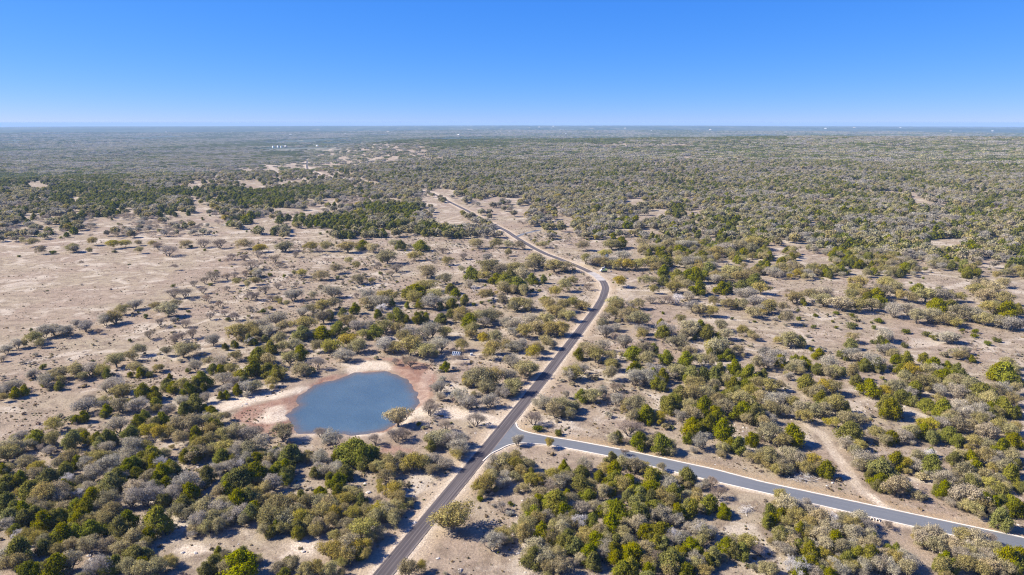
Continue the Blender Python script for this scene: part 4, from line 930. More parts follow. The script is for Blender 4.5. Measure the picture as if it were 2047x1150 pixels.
# labels: what it looks like, where it stands, and which one of those
PLACES = [(120, 1090, "in the bottom left corner"), (60, 960, "in the lower left thicket"), (200, 990, "in the thicket below the left field"), (320, 1020, "left of the stony clearing"),
 (300, 905, "in the thicket west of the pond"), (90, 850, "at the left edge below the field"), (470, 1120, "by the stony clearing at the bottom"), (450, 950, "southwest of the pond"),
 (420, 885, "on the pond's southwest side"), (560, 1030, "between stony clearing and pond"), (600, 940, "south of the pond"), (700, 910, "just below the pond"), (640, 1060, "near the bottom, left of main road"),
 (720, 1110, "beside the lower end of the main road"), (770, 1000, "left of the main road's lower stretch"), (850, 920, "left of the main road below the junction"), (905, 870, "between pond and junction"),
 (800, 830, "on the pond's southeast shore"), (920, 1030, "right of the main road's lower stretch"), (960, 1110, "at the bottom, right of main road"), (990, 950, "below the junction"), (1050, 890, "at the junction corner"),
 (1080, 1000, "at the left end of the bottom thicket"), (1090, 1110, "in the bottom thicket's lower left"), (1160, 940, "below the side road's first stretch"), (1200, 1020, "in the heart of the bottom thicket"),
 (1240, 1110, "at the bottom centre right"), (1290, 950, "close under the side road"), (1310, 1040, "in the bottom thicket's right half"), (1400, 1000, "at the bottom thicket's right end"), (1430, 1100, "at the bottom beside the bare gap"),
 (1560, 1020, "left end of the thicket below the culvert"), (1600, 1100, "at the bottom below the side road"), (1690, 1070, "in the thicket left of the culvert"), (1760, 1110, "below the culvert"), (1860, 1080, "below the side road's right part"),
 (1960, 1110, "in the bottom right corner"), (2000, 1000, "above the side road at the right edge"), (1900, 940, "in the lower right thicket"), (1800, 960, "right of the pale track"), (1850, 880, "above the lower right thicket"),
 (1990, 870, "at the right edge mid height"), (1560, 920, "above the side road's middle"), (1460, 880, "between side road and middle thicket"), (1360, 870, "above the side road's first half"), (1260, 870, "just right of the junction"),
 (1110, 830, "beside the road above the junction"), (1160, 760, "right of the main road's straight"), (1240, 780, "in the loose grove right of the straight"), (1290, 720, "in the round clump right of the straight"), (1230, 660, "right of the road below the bend"),
 (1380, 820, "in the left half of the middle thicket"), (1450, 770, "in the middle thicket"), (1540, 790, "in the middle thicket's right half"), (1600, 850, "left of the pale track"), (1440, 690, "in the island clumps above the middle thicket"),
 (1360, 660, "in the clump row right of the bend"), (1560, 730, "below the shrub-dotted strip"), (1690, 730, "under the shrub-dotted strip, centre"), (1640, 650, "on the shrub-dotted strip's left part"), (1750, 650, "on the shrub-dotted strip's middle"),
 (1870, 670, "on the shrub-dotted strip's right part"), (1990, 680, "on the strip at the right edge"), (1720, 790, "beside the gap in the right thicket"), (1820, 780, "in the right thicket"), (1940, 770, "in the right thicket near the edge"), (2010, 740, "at the right edge"),
 (1600, 600, "in the band left above the strip"), (1720, 600, "in the band above the strip"), (1850, 620, "in the band's right half above the strip"), (1990, 620, "in the band at the right edge"), (1800, 560, "at the back of the right band"),
 (1460, 560, "in the wood right of the bend"), (1380, 550, "in the green belt right of the bend"), (1530, 580, "between the green belt and the band"), (1300, 530, "in the oak row right of the machine"), (1210, 510, "behind the parked machine"), (1250, 570, "right of the bend"),
 (1400, 500, "in the wood behind the oak row"), (1250, 610, "inside the bend's right side"), (1160, 600, "just left of the bend"), (1110, 620, "left of the road below the bend"), (1060, 650, "in the grove left of the straight"), (1120, 540, "left of the road above the bend"),
 (1040, 560, "in the green clump left of the bend"), (980, 550, "left of the green clump"), (1000, 500, "by the road beyond the bend"), (1060, 740, "left of the main road's straight"), (960, 780, "between pond and straight road"), (990, 690, "right of the solar panels"),
 (900, 690, "behind the solar panels"), (930, 640, "in the grove north of the solar panels"), (880, 590, "in the green mid-left clump"), (770, 600, "by the white dead tree"), (800, 660, "in the wood north of the pond"), (700, 660, "in the wood above the pond"), (640, 700, "above the pond's left end"),
 (590, 740, "at the pond's northwest bank"), (830, 720, "on the pond's north shore"), (530, 790, "west of the pond's red bank"), (520, 660, "in the wood north-west of the pond"), (440, 760, "in the belt west of the pond"), (380, 800, "west of the pale pond bank"), (330, 700, "in the second tree line of the field"),
 (250, 760, "in the tree line below the field"), (210, 800, "below the second tree line"), (120, 750, "at the left in the lower tree line"), (30, 780, "at the far left in the lower tree line"), (90, 670, "in the left field's tree line"), (30, 700, "at the left edge in the field's line"), (230, 630, "in the field's tree line by its gap"), (330, 610, "right end of the field's tree line"),
 (420, 560, "in the scattered bare trees by the field"), (480, 620, "in the loose trees right of the field"), (560, 540, "in the scrub behind the field's corner"), (660, 540, "in the open scrub above the pond wood"), (600, 600, "in the scrub north of the pond wood"), (740, 510, "in the upper scrub"), (860, 520, "in the upper middle clearing"),
 (620, 490, "at the upper edge of the scrub"), (500, 490, "behind the left field"), (380, 490, "on the far side of the left field"), (250, 485, "beyond the left field"), (120, 490, "beyond the field at the left"), (1450, 620, "on the pale strip right of the bend"), (1320, 600, "by the bleached clump right of the bend"), (860, 770, "at the pond's east bank"), (930, 820, "by the pond's dirt driveway")]
LOOK = {'J': "green juniper", 'O': "olive live oak", 'Y': "yellowish live oak", 'T': "tan-tinged live oak", 'G': "grey twiggy tree", 'B': "leafless tree", 'D': "silver dead tree", 'S': "round juniper shrub"}
ORD = ["first", "second", "third", "fourth", "fifth", "sixth", "seventh", "eighth", "ninth", "tenth", "eleventh", "twelfth"]
pl = np.array([(a, b) for a, b, _ in PLACES], float)
labels = {}
buckets = {}
big = {'J': (36, 54), 'O': (40, 56), 'Y': (40, 56), 'T': (40, 54), 'G': (38, 54), 'B': (26, 38), 'D': (30, 50), 'S': (10, 17)}
for i in np.where(single)[0]:
    w = np.hypot((pl[:, 0] - hu[i]) * 0.75, pl[:, 1] - hv[i]); p = int(np.argmin(w))
    lo, hi = big[hk[i]]
    size = "small" if hw[i] < lo else ("large" if hw[i] > hi else "mid-sized")
    buckets.setdefault((p, hk[i], size), []).append(i)
for (p, k, size), ii in buckets.items():
    ii = sorted(ii, key=lambda i: hu[i])
    for n_, i in enumerate(ii):
        s = f"{size} {LOOK[k]} {PLACES[p][2]}"
        if len(ii) == 2: s += (", the left one" if n_ == 0 else ", the right one")
        elif len(ii) > 2: s += (", leftmost" if n_ == 0 else ", rightmost" if n_ == len(ii) - 1 else f", {ORD[n_]} from left")
        labels[i] = s

assert len(set(labels.values())) == len(labels)
def add_tree(i, g):
    k = hk[i]; sh = SHAPE[k]; cl = CLASS[k]
    crown_me, trunk_me = FORMS[sh][int(g.integers(len(FORMS[sh])))]
    root = bpy.data.objects.new(cl, None); root.empty_display_size = 0.5
    root.location = (gx[i], gy[i], gz[i]); root.rotation_euler = (0, 0, g.uniform(0, 6.283))
    root.scale = (scl[i] * g.uniform(0.86, 1.16), scl[i] * g.uniform(0.86, 1.16), scl[i] * zs[i])
    COL.objects.link(root)
    tag(root, labels[i], CAT[cl], GROUP[cl])
    c = bpy.data.objects.new("crown", crown_me); c.parent = root; c.color = (*TONE[k], 0); COL.objects.link(c)
    t = bpy.data.objects.new("trunk", trunk_me); t.parent = root; COL.objects.link(t)
g = np.random.default_rng(5)
for i in np.where(single)[0]: add_tree(i, g)

# ---------------------------------------------------------------- the rest of the woodland: masses of trees nobody could count
coll_tones = {}
def form_objects(name, meshes_tones):
    coll = bpy.data.collections.new(name)
    for n_, (me, tone) in enumerate(meshes_tones):
        o = bpy.data.objects.new("%s_form_%03d" % (name, n_), me); coll.objects.link(o)
    coll_tones[name] = np.array([t for _, t in meshes_tones], np.float32)
    return coll

def scatter(name, xyz, scale3, rz, idx, coll, label, cat):
    me = bpy.data.meshes.new(name)
    n = len(xyz); me.vertices.add(n); me.vertices.foreach_set("co", np.asarray(xyz, np.float32).ravel())
    a = me.attributes.new("size", 'FLOAT_VECTOR', 'POINT'); a.data.foreach_set("vector", np.asarray(scale3, np.float32).ravel())
    rot = np.zeros((n, 3), np.float32); rot[:, 2] = rz
    a = me.attributes.new("turn", 'FLOAT_VECTOR', 'POINT'); a.data.foreach_set("vector", rot.ravel())
    a = me.attributes.new("form", 'INT', 'POINT'); a.data.foreach_set("value", np.asarray(idx, np.int32))
    tn = np.ones((n, 4), np.float32); tn[:, :3] = coll_tones[coll.name][np.asarray(idx)]
    a = me.attributes.new("tone", 'FLOAT_COLOR', 'POINT'); a.data.foreach_set("color", tn.ravel())
    o = link(bpy.data.objects.new(name, me))
    ng = bpy.data.node_groups.new(name + "_scatter", 'GeometryNodeTree')
    ng.interface.new_socket("Geometry", in_out='INPUT', socket_type='NodeSocketGeometry')
    ng.interface.new_socket("Geometry", in_out='OUTPUT', socket_type='NodeSocketGeometry')
    gi = ng.nodes.new("NodeGroupInput"); go = ng.nodes.new("NodeGroupOutput")
    ip = ng.nodes.new("GeometryNodeInstanceOnPoints"); ci = ng.nodes.new("GeometryNodeCollectionInfo")
    ci.inputs['Collection'].default_value = coll; ci.inputs['Separate Children'].default_value = True; ci.inputs['Reset Children'].default_value = True
    def named(t, nm):
        q = ng.nodes.new("GeometryNodeInputNamedAttribute"); q.data_type = t; q.inputs['Name'].default_value = nm; return q.outputs[0]
    e2r = ng.nodes.new("FunctionNodeEulerToRotation")
    L = ng.links
    L.new(gi.outputs[0], ip.inputs['Points']); L.new(ci.outputs[0], ip.inputs['Instance'])
    ip.inputs['Pick Instance'].default_value = True
    L.new(named('INT', 'form'), ip.inputs['Instance Index'])
    L.new(named('FLOAT_VECTOR', 'turn'), e2r.inputs[0]); L.new(e2r.outputs[0], ip.inputs['Rotation'])
    L.new(named('FLOAT_VECTOR', 'size'), ip.inputs['Scale'])
    L.new(ip.outputs[0], go.inputs[0])
    md = o.modifiers.new("scatter", 'NODES'); md.node_group = ng
    tag(o, label, cat, None, "stuff")
    return o

# near-form palette in a fixed order, and where each kind starts in it
near_list, near_at, mid_list, mid_at = [], {}, [], {}
for k in TONE:
    near_at[k] = (len(near_list), len(FORMS[SHAPE[k]])); near_list += [(m, TONE[k]) for m, _ in FORMS[SHAPE[k]]]
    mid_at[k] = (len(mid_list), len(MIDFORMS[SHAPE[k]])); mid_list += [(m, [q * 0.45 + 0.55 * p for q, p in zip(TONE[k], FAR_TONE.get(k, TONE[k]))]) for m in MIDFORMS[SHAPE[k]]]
NEAR_C = form_objects("near_tree", near_list); MID_C = form_objects("mid_tree", mid_list)

def pick(at, kinds, g):
    st = np.array([at[k][0] for k in kinds]); ct = np.array([at[k][1] for k in kinds])
    return st + np.floor(g.random(len(kinds)) * ct).astype(int)

g = np.random.default_rng(77)
m = ~single
scatter("grove_infill", np.stack([gx[m], gy[m], gz[m]], 1), np.stack([scl[m], scl[m], scl[m] * zs[m]], 1), g.uniform(0, 6.28, m.sum()),
        pick(near_at, hk[m], g), NEAR_C, "smaller oaks and brush filling out the nearer groves", "trees")

# understorey and side crowns that close the thickets
dens = np.array([(np.hypot(gx - a, gy - b) < 12).sum() for a, b in zip(gx, gy)])
par = np.repeat(np.where((dens >= 4) & (hk != 'B') & (hk != 'S'))[0], 1)
ang = g.uniform(0, 6.28, len(par)); off = scl[par] * Rr[ok][par] * g.uniform(0.7, 1.25, len(par))
ix, iy = gx[par] + off * np.cos(ang), gy[par] + off * np.sin(ang)
lut_mix = {'J': "JJJOOG", 'O': "OOOJGT", 'Y': "YYOOJ", 'T': "TTOGG", 'G': "GGGOOJ", 'D': "GGOJ"}
ik = np.array([lut_mix[hk[p]][int(q)] for p, q in zip(par, g.integers(0, 4, len(par)))])
iR = np.array([DIM[SHAPE[k]][0] for k in ik]); isc = np.clip(g.uniform(3.0, 7.2, len(par)) / (2 * iR), 0.2, 1.3)
iu, iv, _ = project(ix, iy, height_base(ix, iy))
m = (np.minimum(dist_line(ix, iy, road_c, 12) - ROAD_W / 2, np.minimum(dist_line(ix, iy, upper, 8), dist_line(ix, iy, lower, 8))) > 2.2) & (pond_sd(ix, iy) > 5)
for q, w, s_ in tracks: m &= dist_line(ix, iy, q, w + 6) > w * 0.7 + 1.5
ix, iy, ik, isc = ix[m], iy[m], ik[m], isc[m]
scatter("thicket_understorey", np.stack([ix, iy, height_base(ix, iy)], 1), np.stack([isc, isc, isc * g.uniform(0.85, 1.1, len(isc))], 1), g.uniform(0, 6.28, len(ix)), pick(near_at, ik, g), NEAR_C,
        "low brush and saplings closing the gaps in the thickets", "brush")

# land cover of the middle distance, read row by row from the photograph (32-pixel cells)
F16 = "F" * 16
COVER = [
 (255, F16 + F16 + F16 + F16), (268, F16 + "FFffffffFFFFFFFF" + "fffffffffFFFFFFF" + F16),
 (274, F16 + "FFFFJJJJJJJJJJJJ" + "J" * 16 + "JFFFFFFFFFFFFFFF"), (280, F16 + "FFFFfffJJJJJJJJJ" + "JJJJJJJFFFFFFFFF" + F16),
 (287, "FFFFFFFffFFFFFFF" + "ffffmmmmmmfJJJJJ" + "FFFFFffffffFFFFF" + "FFFFFFFffFFFFFFF"), (295, F16 + "m.mm.mmmmmfmFFFF" + F16 + F16),
 (304, "FFFFFffffFFFFFFF" + "JJJFmmmmfffFFFFF" + F16 + F16), (314, F16 + "FFFFFmmmfFffFFFF" + "FFFFFFFFFFFfFFFF" + F16),
 (325, F16 + "mm.mmmffFfFfFFFF" + "FFFFFFFFFfffFFfF" + F16), (337, "FFFFFFFFFFFFffff" + "mmmmmmffFFFFFFFF" + "FFFFFFFFFfffffFF" + "ffffFFFFFFFFFFFF"),
 (350, "JJJJJJJJfFFFmmmm" + "mmmmmmofFFFFFFFF" + "FFFFFFFFfFfFFFFF" + F16), (364, "jj.jJJJJFFFm.mm." + "mmooOOomOOFOFFFF" + "FffffFfFfFFFFfFF" + "FFFFFFFFFFFFffFF"),
 (380, "mOmJJjJJJJJJjjJJ" + "JJJJMMmMOOm.mOOF" + "mOOfFfFfFFFFfFFF" + "ffFFFfFFFffFfffF"), (397, "OMmJmMJJJJMMmjjJ" + "JJmm.bbmmO.m.m.m" + "mmOOOFF.mfFmffFF" + "FfFfFFFFF.fFFJFF"),
 (415, "MmMOmMMjmMjm.mMm" + "m.m.mbmJJJm...mm" + ".OmOFmOOOOjmOFfF" + "FFFFFFFFFFfMMMFF"), (435, "Ombmmb.sbbs.ssmj" + ".mmjJJJMJJO..oo." + "sOm.OOFM.FfmmJFM" + "MMFMFFFFfFfFMMFF"),
 (456, "bbmsmssbbbbmbsms" + "mO..sJJJjmJJJOO." + ".so.OFFMFMFMFJMF" + "MMMFMMMFFFMfMMMM"), (480, "." * 40 + "mMMMmMMM" + "ffMMMMMMMf..MMfF"),
 (500, "." * 40 + "mmMMMmMM" + ".M.fJMMMMMMMMMMM"), (520, "." * 41 + "mmMmmMM" + "mO..MMMMM.MFf.fM"), (540, "." * 43 + "mmmmm" + "OOOMm.mOMm.jJ.OO"), (560, "." * 64)]
COVERAGE = {'F': 0.93, 'f': 0.62, 'M': 0.88, 'm': 0.42, 'O': 0.88, 'o': 0.4, 'J': 0.93, 'j': 0.5, 'b': 0.6, 's': 0.2, '.': 0.008}
MIX = {'F': "GGGGGOOOOOJJJJ", 'f': "GGGOOOTJJ", 'M': "JJJJOOOOTGG", 'm': "JJOOOYGGB", 'O': "OOOOYTGG", 'o': "OOOYG", 'J': "JJJJJJO", 'j': "JJJJO", 'b': "BBBBGO", 's': "SSBBO", '.': "SSB"}
rows_v = np.array([r for r, _ in COVER]); CELLS = np.array([list(c) for _, c in COVER])

def cover_at(u, v, x, y):
    """land cover letter for a ground point"""
    uu = u + np.interp(v, [280, 480], [30, 15]) * fbm(x / np.interp(v, [280, 480], [90, 30]), y / np.interp(v, [280, 480], [160, 30]), 61, 3); vv = v + np.interp(v, [260, 350, 560], [1.2, 5, 9]) * fbm(x / 45, y / 45, 71, 2)
    ri = np.clip(np.searchsorted(rows_v, vv, side='right') - 1, 0, len(rows_v) - 1)
    ci = np.floor(uu / 32).astype(int)
    out = CELLS[ri, np.clip(ci, 0, 63)]
    side = (ci < -2) | (ci > 65)
    n_ = fbm(x / 40, y / 40, 91, 3)
    wild = np.where(n_ > 0.0, 'M', np.where(n_ > -0.25, 'm', '.'))
    out = np.where(side & (vv > 440), wild, out)
    return np.where(vv > 1400, '.', out)

def candidates(r0, r1, cell, az=52):
    ext = r1 * math.sin(math.radians(az))
    xs = np.arange(-ext, ext, cell); ys = np.arange(r0 * 0.55, r1, cell)
    X, Y = np.meshgrid(xs, ys); x = X.ravel(); y = Y.ravel()
    r = np.hypot(x, y); m_ = (r > r0) & (r <= r1) & (np.abs(np.arctan2(x, y)) < math.radians(az))
    x, y = x[m_], y[m_]
    g_ = np.random.default_rng(int(r0) + 3)
    return x + g_.uniform(-0.48, 0.48, len(x)) * cell, y + g_.uniform(-0.48, 0.48, len(y)) * cell, g_

def keep_clear(x, y, r):
    d = dist_line(x, y, road_c[::2], 26)
    ok_ = d > np.where(np.hypot(x, y) > 1100, 9.0, 5.5)
    ok_ &= (dist_line(x, y, upper[::2], 10) > 4) & (dist_line(x, y, lower[::2], 10) > 4) & (dist_line(x, y, spur_c, 10) > 4.5)
    for q, w, s in tracks:
        if s > 0.4: ok_ &= dist_line(x, y, q, w + 6) > w * 0.7 + 1.5
    for q in white_polys[-1:]: ok_ &= ~((sdist_poly(x, y, q, 20) < 4) & (np.hypot(x, y) > 1000))
    ok_ &= pond_sd(x, y) > 4
    return ok_

def woodland(name, r0, r1, cell, coll, at, dmin, dmax, label, cap=None):
    x, y, g_ = candidates(r0, r1, cell)
    z = height_base(x, y)
    u, v, _ = project(x, y, z)
    let = cover_at(u, v, x, y)
    cov = np.zeros(len(x)); kinds = np.full(len(x), 'O')
    clump = fbm(x / 22, y / 22, 15, 2)
    patch = fbm(x / 60, y / 60, 25, 2)                     # drifts of one kind
    for c in COVERAGE:
        m_ = let == c
        if not m_.any(): continue
        cov[m_] = np.clip(COVERAGE[c] + (0.45 if COVERAGE[c] < 0.7 else 0.1) * clump[m_] * (c != '.'), 0, 1)
        if COVERAGE[c] < 0.7: cov[m_] *= np.interp(np.hypot(x[m_], y[m_]), [600, 2000], [1, 0.62])
        if c in 'FfMOm': cov[m_] *= 1 - 0.9 * sstep(0.30, 0.44, fbm(x[m_] / 95, y[m_] / 48, 401, 3))        # long glades
        mx = np.array(list(MIX[c])); t = np.clip(0.5 + 0.55 * patch[m_] + g_.normal(0, 0.30, m_.sum()), 0, 0.999)
        kinds[m_] = mx[(t * len(mx)).astype(int)]
    m_ = (g_.random(len(x)) < cov) & keep_clear(x, y, 0)
    x, y, z, kinds = x[m_], y[m_], z[m_], kinds[m_]
    dia = g_.uniform(dmin, dmax, len(x)) * np.where(kinds == 'S', 0.36, np.where(kinds == 'B', 0.8, 1.0)) * np.where(kinds == 'J', 0.9, 1.0)
    R_ = np.array([DIM[SHAPE[k]][0] for k in 'JOYGTBDS']); lut = dict(zip('JOYGTBDS', R_))
    s = dia / (2 * np.array([lut[k] for k in kinds]))
    zsq = np.clip(1.25 - 0.25 * s, 0.7, 1.1) * g_.uniform(0.85, 1.15, len(s))
    scatter(name, np.stack([x, y, z], 1), np.stack([s, s * g_.uniform(0.85, 1.15, len(s)), s * zsq], 1), g_.uniform(0, 6.28, len(x)), pick(at, kinds, g_), coll, label, "woodland")
    return len(x)

nA = woodland("nearer_woodland", 110, 700, 7.0, NEAR_C, near_at, 6.5, 12.5, "mixed oak and juniper woodland in the middle distance")
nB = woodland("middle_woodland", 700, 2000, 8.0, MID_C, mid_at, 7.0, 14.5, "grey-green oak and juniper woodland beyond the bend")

# far woodland: patches of canopy, several crowns to a patch
def patch_mesh(name, k, g_, R=11.0, n=7, cards=46):
    PP, NN, TT = [], [], []
    for i in range(n):
        a = i * 2.4; q = R * math.sqrt((i + 0.3) / n) * 0.85
        c = np.array([q * math.cos(a), q * math.sin(a), g_.uniform(2.0, 3.0)]); s = np.array([4.2, 4.2, 2.7]) * g_.uniform(0.8, 1.15)
        d = unit(g_.normal(size=(cards, 3))); d[:, 2] = np.abs(d[:, 2]) * np.where(g_.random(cards) < 0.8, 1, -0.6)
        PP.append(c + d * s); NN.append(unit(d + 0.4 * g_.normal(size=(cards, 3))))
        TT.append(np.clip(np.stack([g_.normal(0.5, 0.12) + g_.normal(0, 0.1, cards), np.full(cards, g_.random()), g_.random(cards)], 1), 0, 1))
    PP, NN, TT = map(np.vstack, (PP, NN, TT))
    sz = g_.uniform(1.5, 2.7, len(PP))
    return cards_mesh(name, PP, NN, sz, sz, TT, None, g_)
far_list, far_at = [], {}
for k in 'JOGT':
    far_at[k] = (len(far_list), 3)
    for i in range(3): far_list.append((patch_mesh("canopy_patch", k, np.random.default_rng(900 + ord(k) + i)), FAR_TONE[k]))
for k in 'YBDS': far_at[k] = far_at['O' if k == 'Y' else 'G' if k in 'BD' else 'J']
FAR_C = form_objects("far_canopy", far_list)
def far_wood(name, r0, r1, cell, label):
    x, y, g_ = candidates(r0, r1, cell, 44)
    z = height_base(x, y); u, v, _ = project(x, y, z)
    let = cover_at(u, v, x, y)
    kinds = np.full(len(x), 'O'); cov = np.zeros(len(x)); patch = fbm(x / 160, y / 120, 25, 3)
    for c in COVERAGE:
        m_ = let == c
        if not m_.any(): continue
        cov[m_] = COVERAGE[c] * (0.5 if c in 'fmoj' else 1)
        mx = np.array([q for q in MIX[c] if q in 'JOGTY' ] or ['O']); t = np.clip(0.5 + 0.6 * patch[m_] + g_.normal(0, 0.26, m_.sum()), 0, 0.999)
        kinds[m_] = mx[(t * len(mx)).astype(int)]
    m_ = (g_.random(len(x)) < cov) & keep_clear(x, y, 0)
    x, y, z, kinds = x[m_], y[m_], z[m_], kinds[m_]
    s = g_.uniform(0.8, 1.15, len(x)) * cell / 19.0
    scatter(name, np.stack([x, y, z], 1), np.stack([s, s, s * g_.uniform(0.7, 1.15, len(x))], 1), g_.uniform(0, 6.28, len(x)), pick(far_at, kinds, g_), FAR_C, label, "woodland")
    return len(x)
def distant(r0, r1, cell):
    x, y, g_ = candidates(r0, r1, cell, 42)
    z = height_base(x, y); nz = fbm(x / 900, y / 1500, 301, 3) + 0.35 * fbm(x / 160, y / 300, 311, 2)
    m_ = (nz + g_.normal(0, 0.12, len(x))) > -0.38
    x, y, z, nz = x[m_], y[m_], z[m_], fbm(x / 500, y / 700, 321, 3)[m_]
    kinds = np.where(nz + g_.normal(0, 0.3, len(x)) > 0.1, 'J', np.where(g_.random(len(x)) < 0.55, 'O', 'G'))
    s = g_.uniform(0.85, 1.15, len(x)) * cell / 19.0
    scatter("distant_woodland", np.stack([x, y, z], 1), np.stack([s, s, g_.uniform(0.8, 1.3, len(x))], 1), g_.uniform(0, 6.28, len(x)), pick(far_at, kinds, g_), FAR_C, "blue-green woodland fading towards the horizon", "woodland")
    return len(x)
nD = distant(4700, 10500, 34.0)
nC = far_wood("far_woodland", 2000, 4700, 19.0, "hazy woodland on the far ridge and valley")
print("woodland instances", nA, nB, nC, "singles", int(single.sum()))

# knee-high to head-high brush that ties the groves together
FIELD = hit_list([(-60, 505), (300, 499), (470, 500), (430, 545), (330, 585), (200, 630), (60, 680), (-60, 700)])
x, y, g_ = candidates(112, 760, 3.3, 46)
nz = fbm(x / 26, y / 26, 151, 3); u, v, _ = project(x, y, height_base(x, y))
prob = sstep(-0.1, 0.6, nz) * 0.42
left_scrub = sstep(430, 520, u) * (1 - sstep(1080, 1200, u)) * (1 - sstep(640, 740, v))
open_left = (1 - sstep(380, 520, u)) * (1 - sstep(690, 760, v))
prob = (prob + left_scrub * 0.30 * (0.6 + nz)) * (1 - 0.6 * open_left)
prob = np.where(sdist_poly(x, y, FIELD, 30) < 6, prob * 0.05, prob)
m = (g_.random(len(x)) < prob) & keep_clear(x, y, 0) & (pond_sd(x, y) > 11)
m &= (dist_line(x, y, road_c[::2], 12) > 7) & (dist_line(x, y, upper[::2], 10) > 6) & (dist_line(x, y, lower[::2], 10) > 5)
for q in red_polys + white_polys[:6]: m &= sdist_poly(x, y, q, 8) > 1
x, y = x[m], y[m]
bk = g_.choice(list("BBBBBGGGTOS"), len(x)); bd = g_.lognormal(0.75, 0.38, len(x)) * np.where(bk == 'S', 0.6, 1)
bs = bd / (2 * np.array([DIM[SHAPE[k]][0] for k in bk]))
scatter("low_brush", np.stack([x, y, height_base(x, y)], 1), np.stack([bs * 1.1, bs * 1.1, bs * g_.uniform(0.6, 0.95, len(x))], 1), g_.uniform(0, 6.28, len(x)), pick(mid_at, bk, g_), MID_C,
        "grey-brown low brush scattered between the groves", "brush")
print("brush", len(x))

# low brush, tufts and stones on the open ground
def tuft_mesh(name, g_, n=16, h=0.42, r=0.32):
    d = unit(g_.normal(size=(n, 3)) + [0, 0, 0.8]); p = d * [r, r, h * 0.6] * g_.uniform(0.3, 1, (n, 1)); p[:, 2] = np.abs(p[:, 2]) + 0.05
    return cards_mesh(name, p, unit(d + 0.5 * g_.normal(size=(n, 3))), 0.22 * r / 0.32, 0.4 * r / 0.32, np.clip(np.stack([g_.normal(0.5, 0.15, n), g_.random(n), g_.random(n)], 1), 0, 1), np.array([0, 0, 1.0]), g_)
tufts = [(tuft_mesh("tuft", np.random.default_rng(40 + i)), c) for i, c in enumerate([(0.26, 0.205, 0.13), (0.215, 0.17, 0.108), (0.175, 0.148, 0.09), (0.13, 0.14, 0.052), (0.245, 0.187, 0.143)])]
TUFT_C = form_objects("tuft", tufts)
def open_ground(r0, r1, cell, az, seed, lim):
    x, y, g_ = candidates(r0, r1, cell, az)
    n_ = fbm(x / 14, y / 14, seed, 3)
    m_ = (n_ + g_.normal(0, 0.25, len(x)) > lim) & keep_clear(x, y, 0) & (pond_sd(x, y) > 9)
    return x[m_], y[m_], g_
x, y, g_ = open_ground(115, 900, 1.7, 44, 51, 0.04)
m_ = g_.random(len(x)) < np.interp(np.hypot(x, y), [250, 420, 900], [1.0, 0.6, 0.06]) * np.where(sdist_poly(x, y, FIELD, 30) < 4, 0.35, 1.0); x, y = x[m_], y[m_]
s = g_.lognormal(-0.32, 0.5, len(x))
scatter("dry_tufts", np.stack([x, y, height_base(x, y) - 0.02], 1), np.stack([s * 1.2, s * 1.2, s], 1), g_.uniform(0, 6.28, len(x)), g_.choice(5, len(x), p=[0.3, 0.27, 0.2, 0.08, 0.15]), TUFT_C,
        "dry grass tufts and low brush dotting the open ground", "grass")
print("tufts", len(x))
def stone_mesh(name, g_, seg=7):
    v = []; f = []
    for i, (zz, rr_) in enumerate(((-0.2, 0.85), (0.12, 1.0), (0.36, 0.72), (0.46, 0.3))):
        for j in range(seg):
            a = 6.283 * j / seg; q = rr_ * g_.uniform(0.75, 1.15); v.append((q * math.cos(a), q * math.sin(a) * 0.75, zz * g_.uniform(0.85, 1.2)))
    for i in range(3):
        for j in range(seg): f.append((i * seg + j, i * seg + (j + 1) % seg, (i + 1) * seg + (j + 1) % seg, (i + 1) * seg + j))
    f.append(tuple(3 * seg + j for j in range(seg)))
    me = bpy.data.meshes.new(name); me.from_pydata(v, [], f); me.materials.append(STONE); me.update(); return me
STONE = plain("limestone", (0.40, 0.37, 0.33), 0.95, spec=0.1, var=0.3, scale=2.0)
STONES = [stone_mesh("stone", np.random.default_rng(60 + i)) for i in range(4)]
STONE_C = form_objects("field_stone", [(m_, (1, 1, 1)) for m_ in STONES])
x, y, g_ = open_ground(112, 330, 2.6, 44, 83, 0.42)
s = g_.lognormal(-1.45, 0.45, len(x))
scatter("field_stones", np.stack([x, y, height_base(x, y)], 1), np.stack([s, s, s * 0.8], 1), g_.uniform(0, 6.28, len(x)), g_.integers(0, 4, len(x)), STONE_C, "small pale limestones strewn over the open ground", "stones")
print("stones", len(x))

# ---------------------------------------------------------------- built things
WHITE = plain("white_paint", (0.58, 0.57, 0.54), 0.5)
LIME = plain("lime_green_paint", (0.42, 0.52, 0.16), 0.45, var=0.1)
DARK = plain("dark_steel", (0.045, 0.045, 0.05), 0.6, var=0.2)
GALV = plain("galvanised_steel", (0.46, 0.48, 0.50), 0.45, metal=0.5)
CELL = plain("solar_cell", (0.012, 0.028, 0.075), 0.15, spec=0.6, var=0.2)
FRAME = plain("panel_frame", (0.42, 0.47, 0.52), 0.4)
GLASS = plain("dark_glass", (0.03, 0.04, 0.05), 0.1, spec=0.6)
BLUE_VANE = plain("blue_grey_vanes", (0.24, 0.36, 0.46), 0.4, metal=0.3)
PIPE_SHADE = plain("painted_pipe_shade", (0.02, 0.018, 0.016), 0.95)  # near-black colour standing in for the shade within the culvert pipes
def place(u, v):
    x, y, _ = hit(u, v); return float(x[0]), float(y[0]), float(height(x, y)[0])

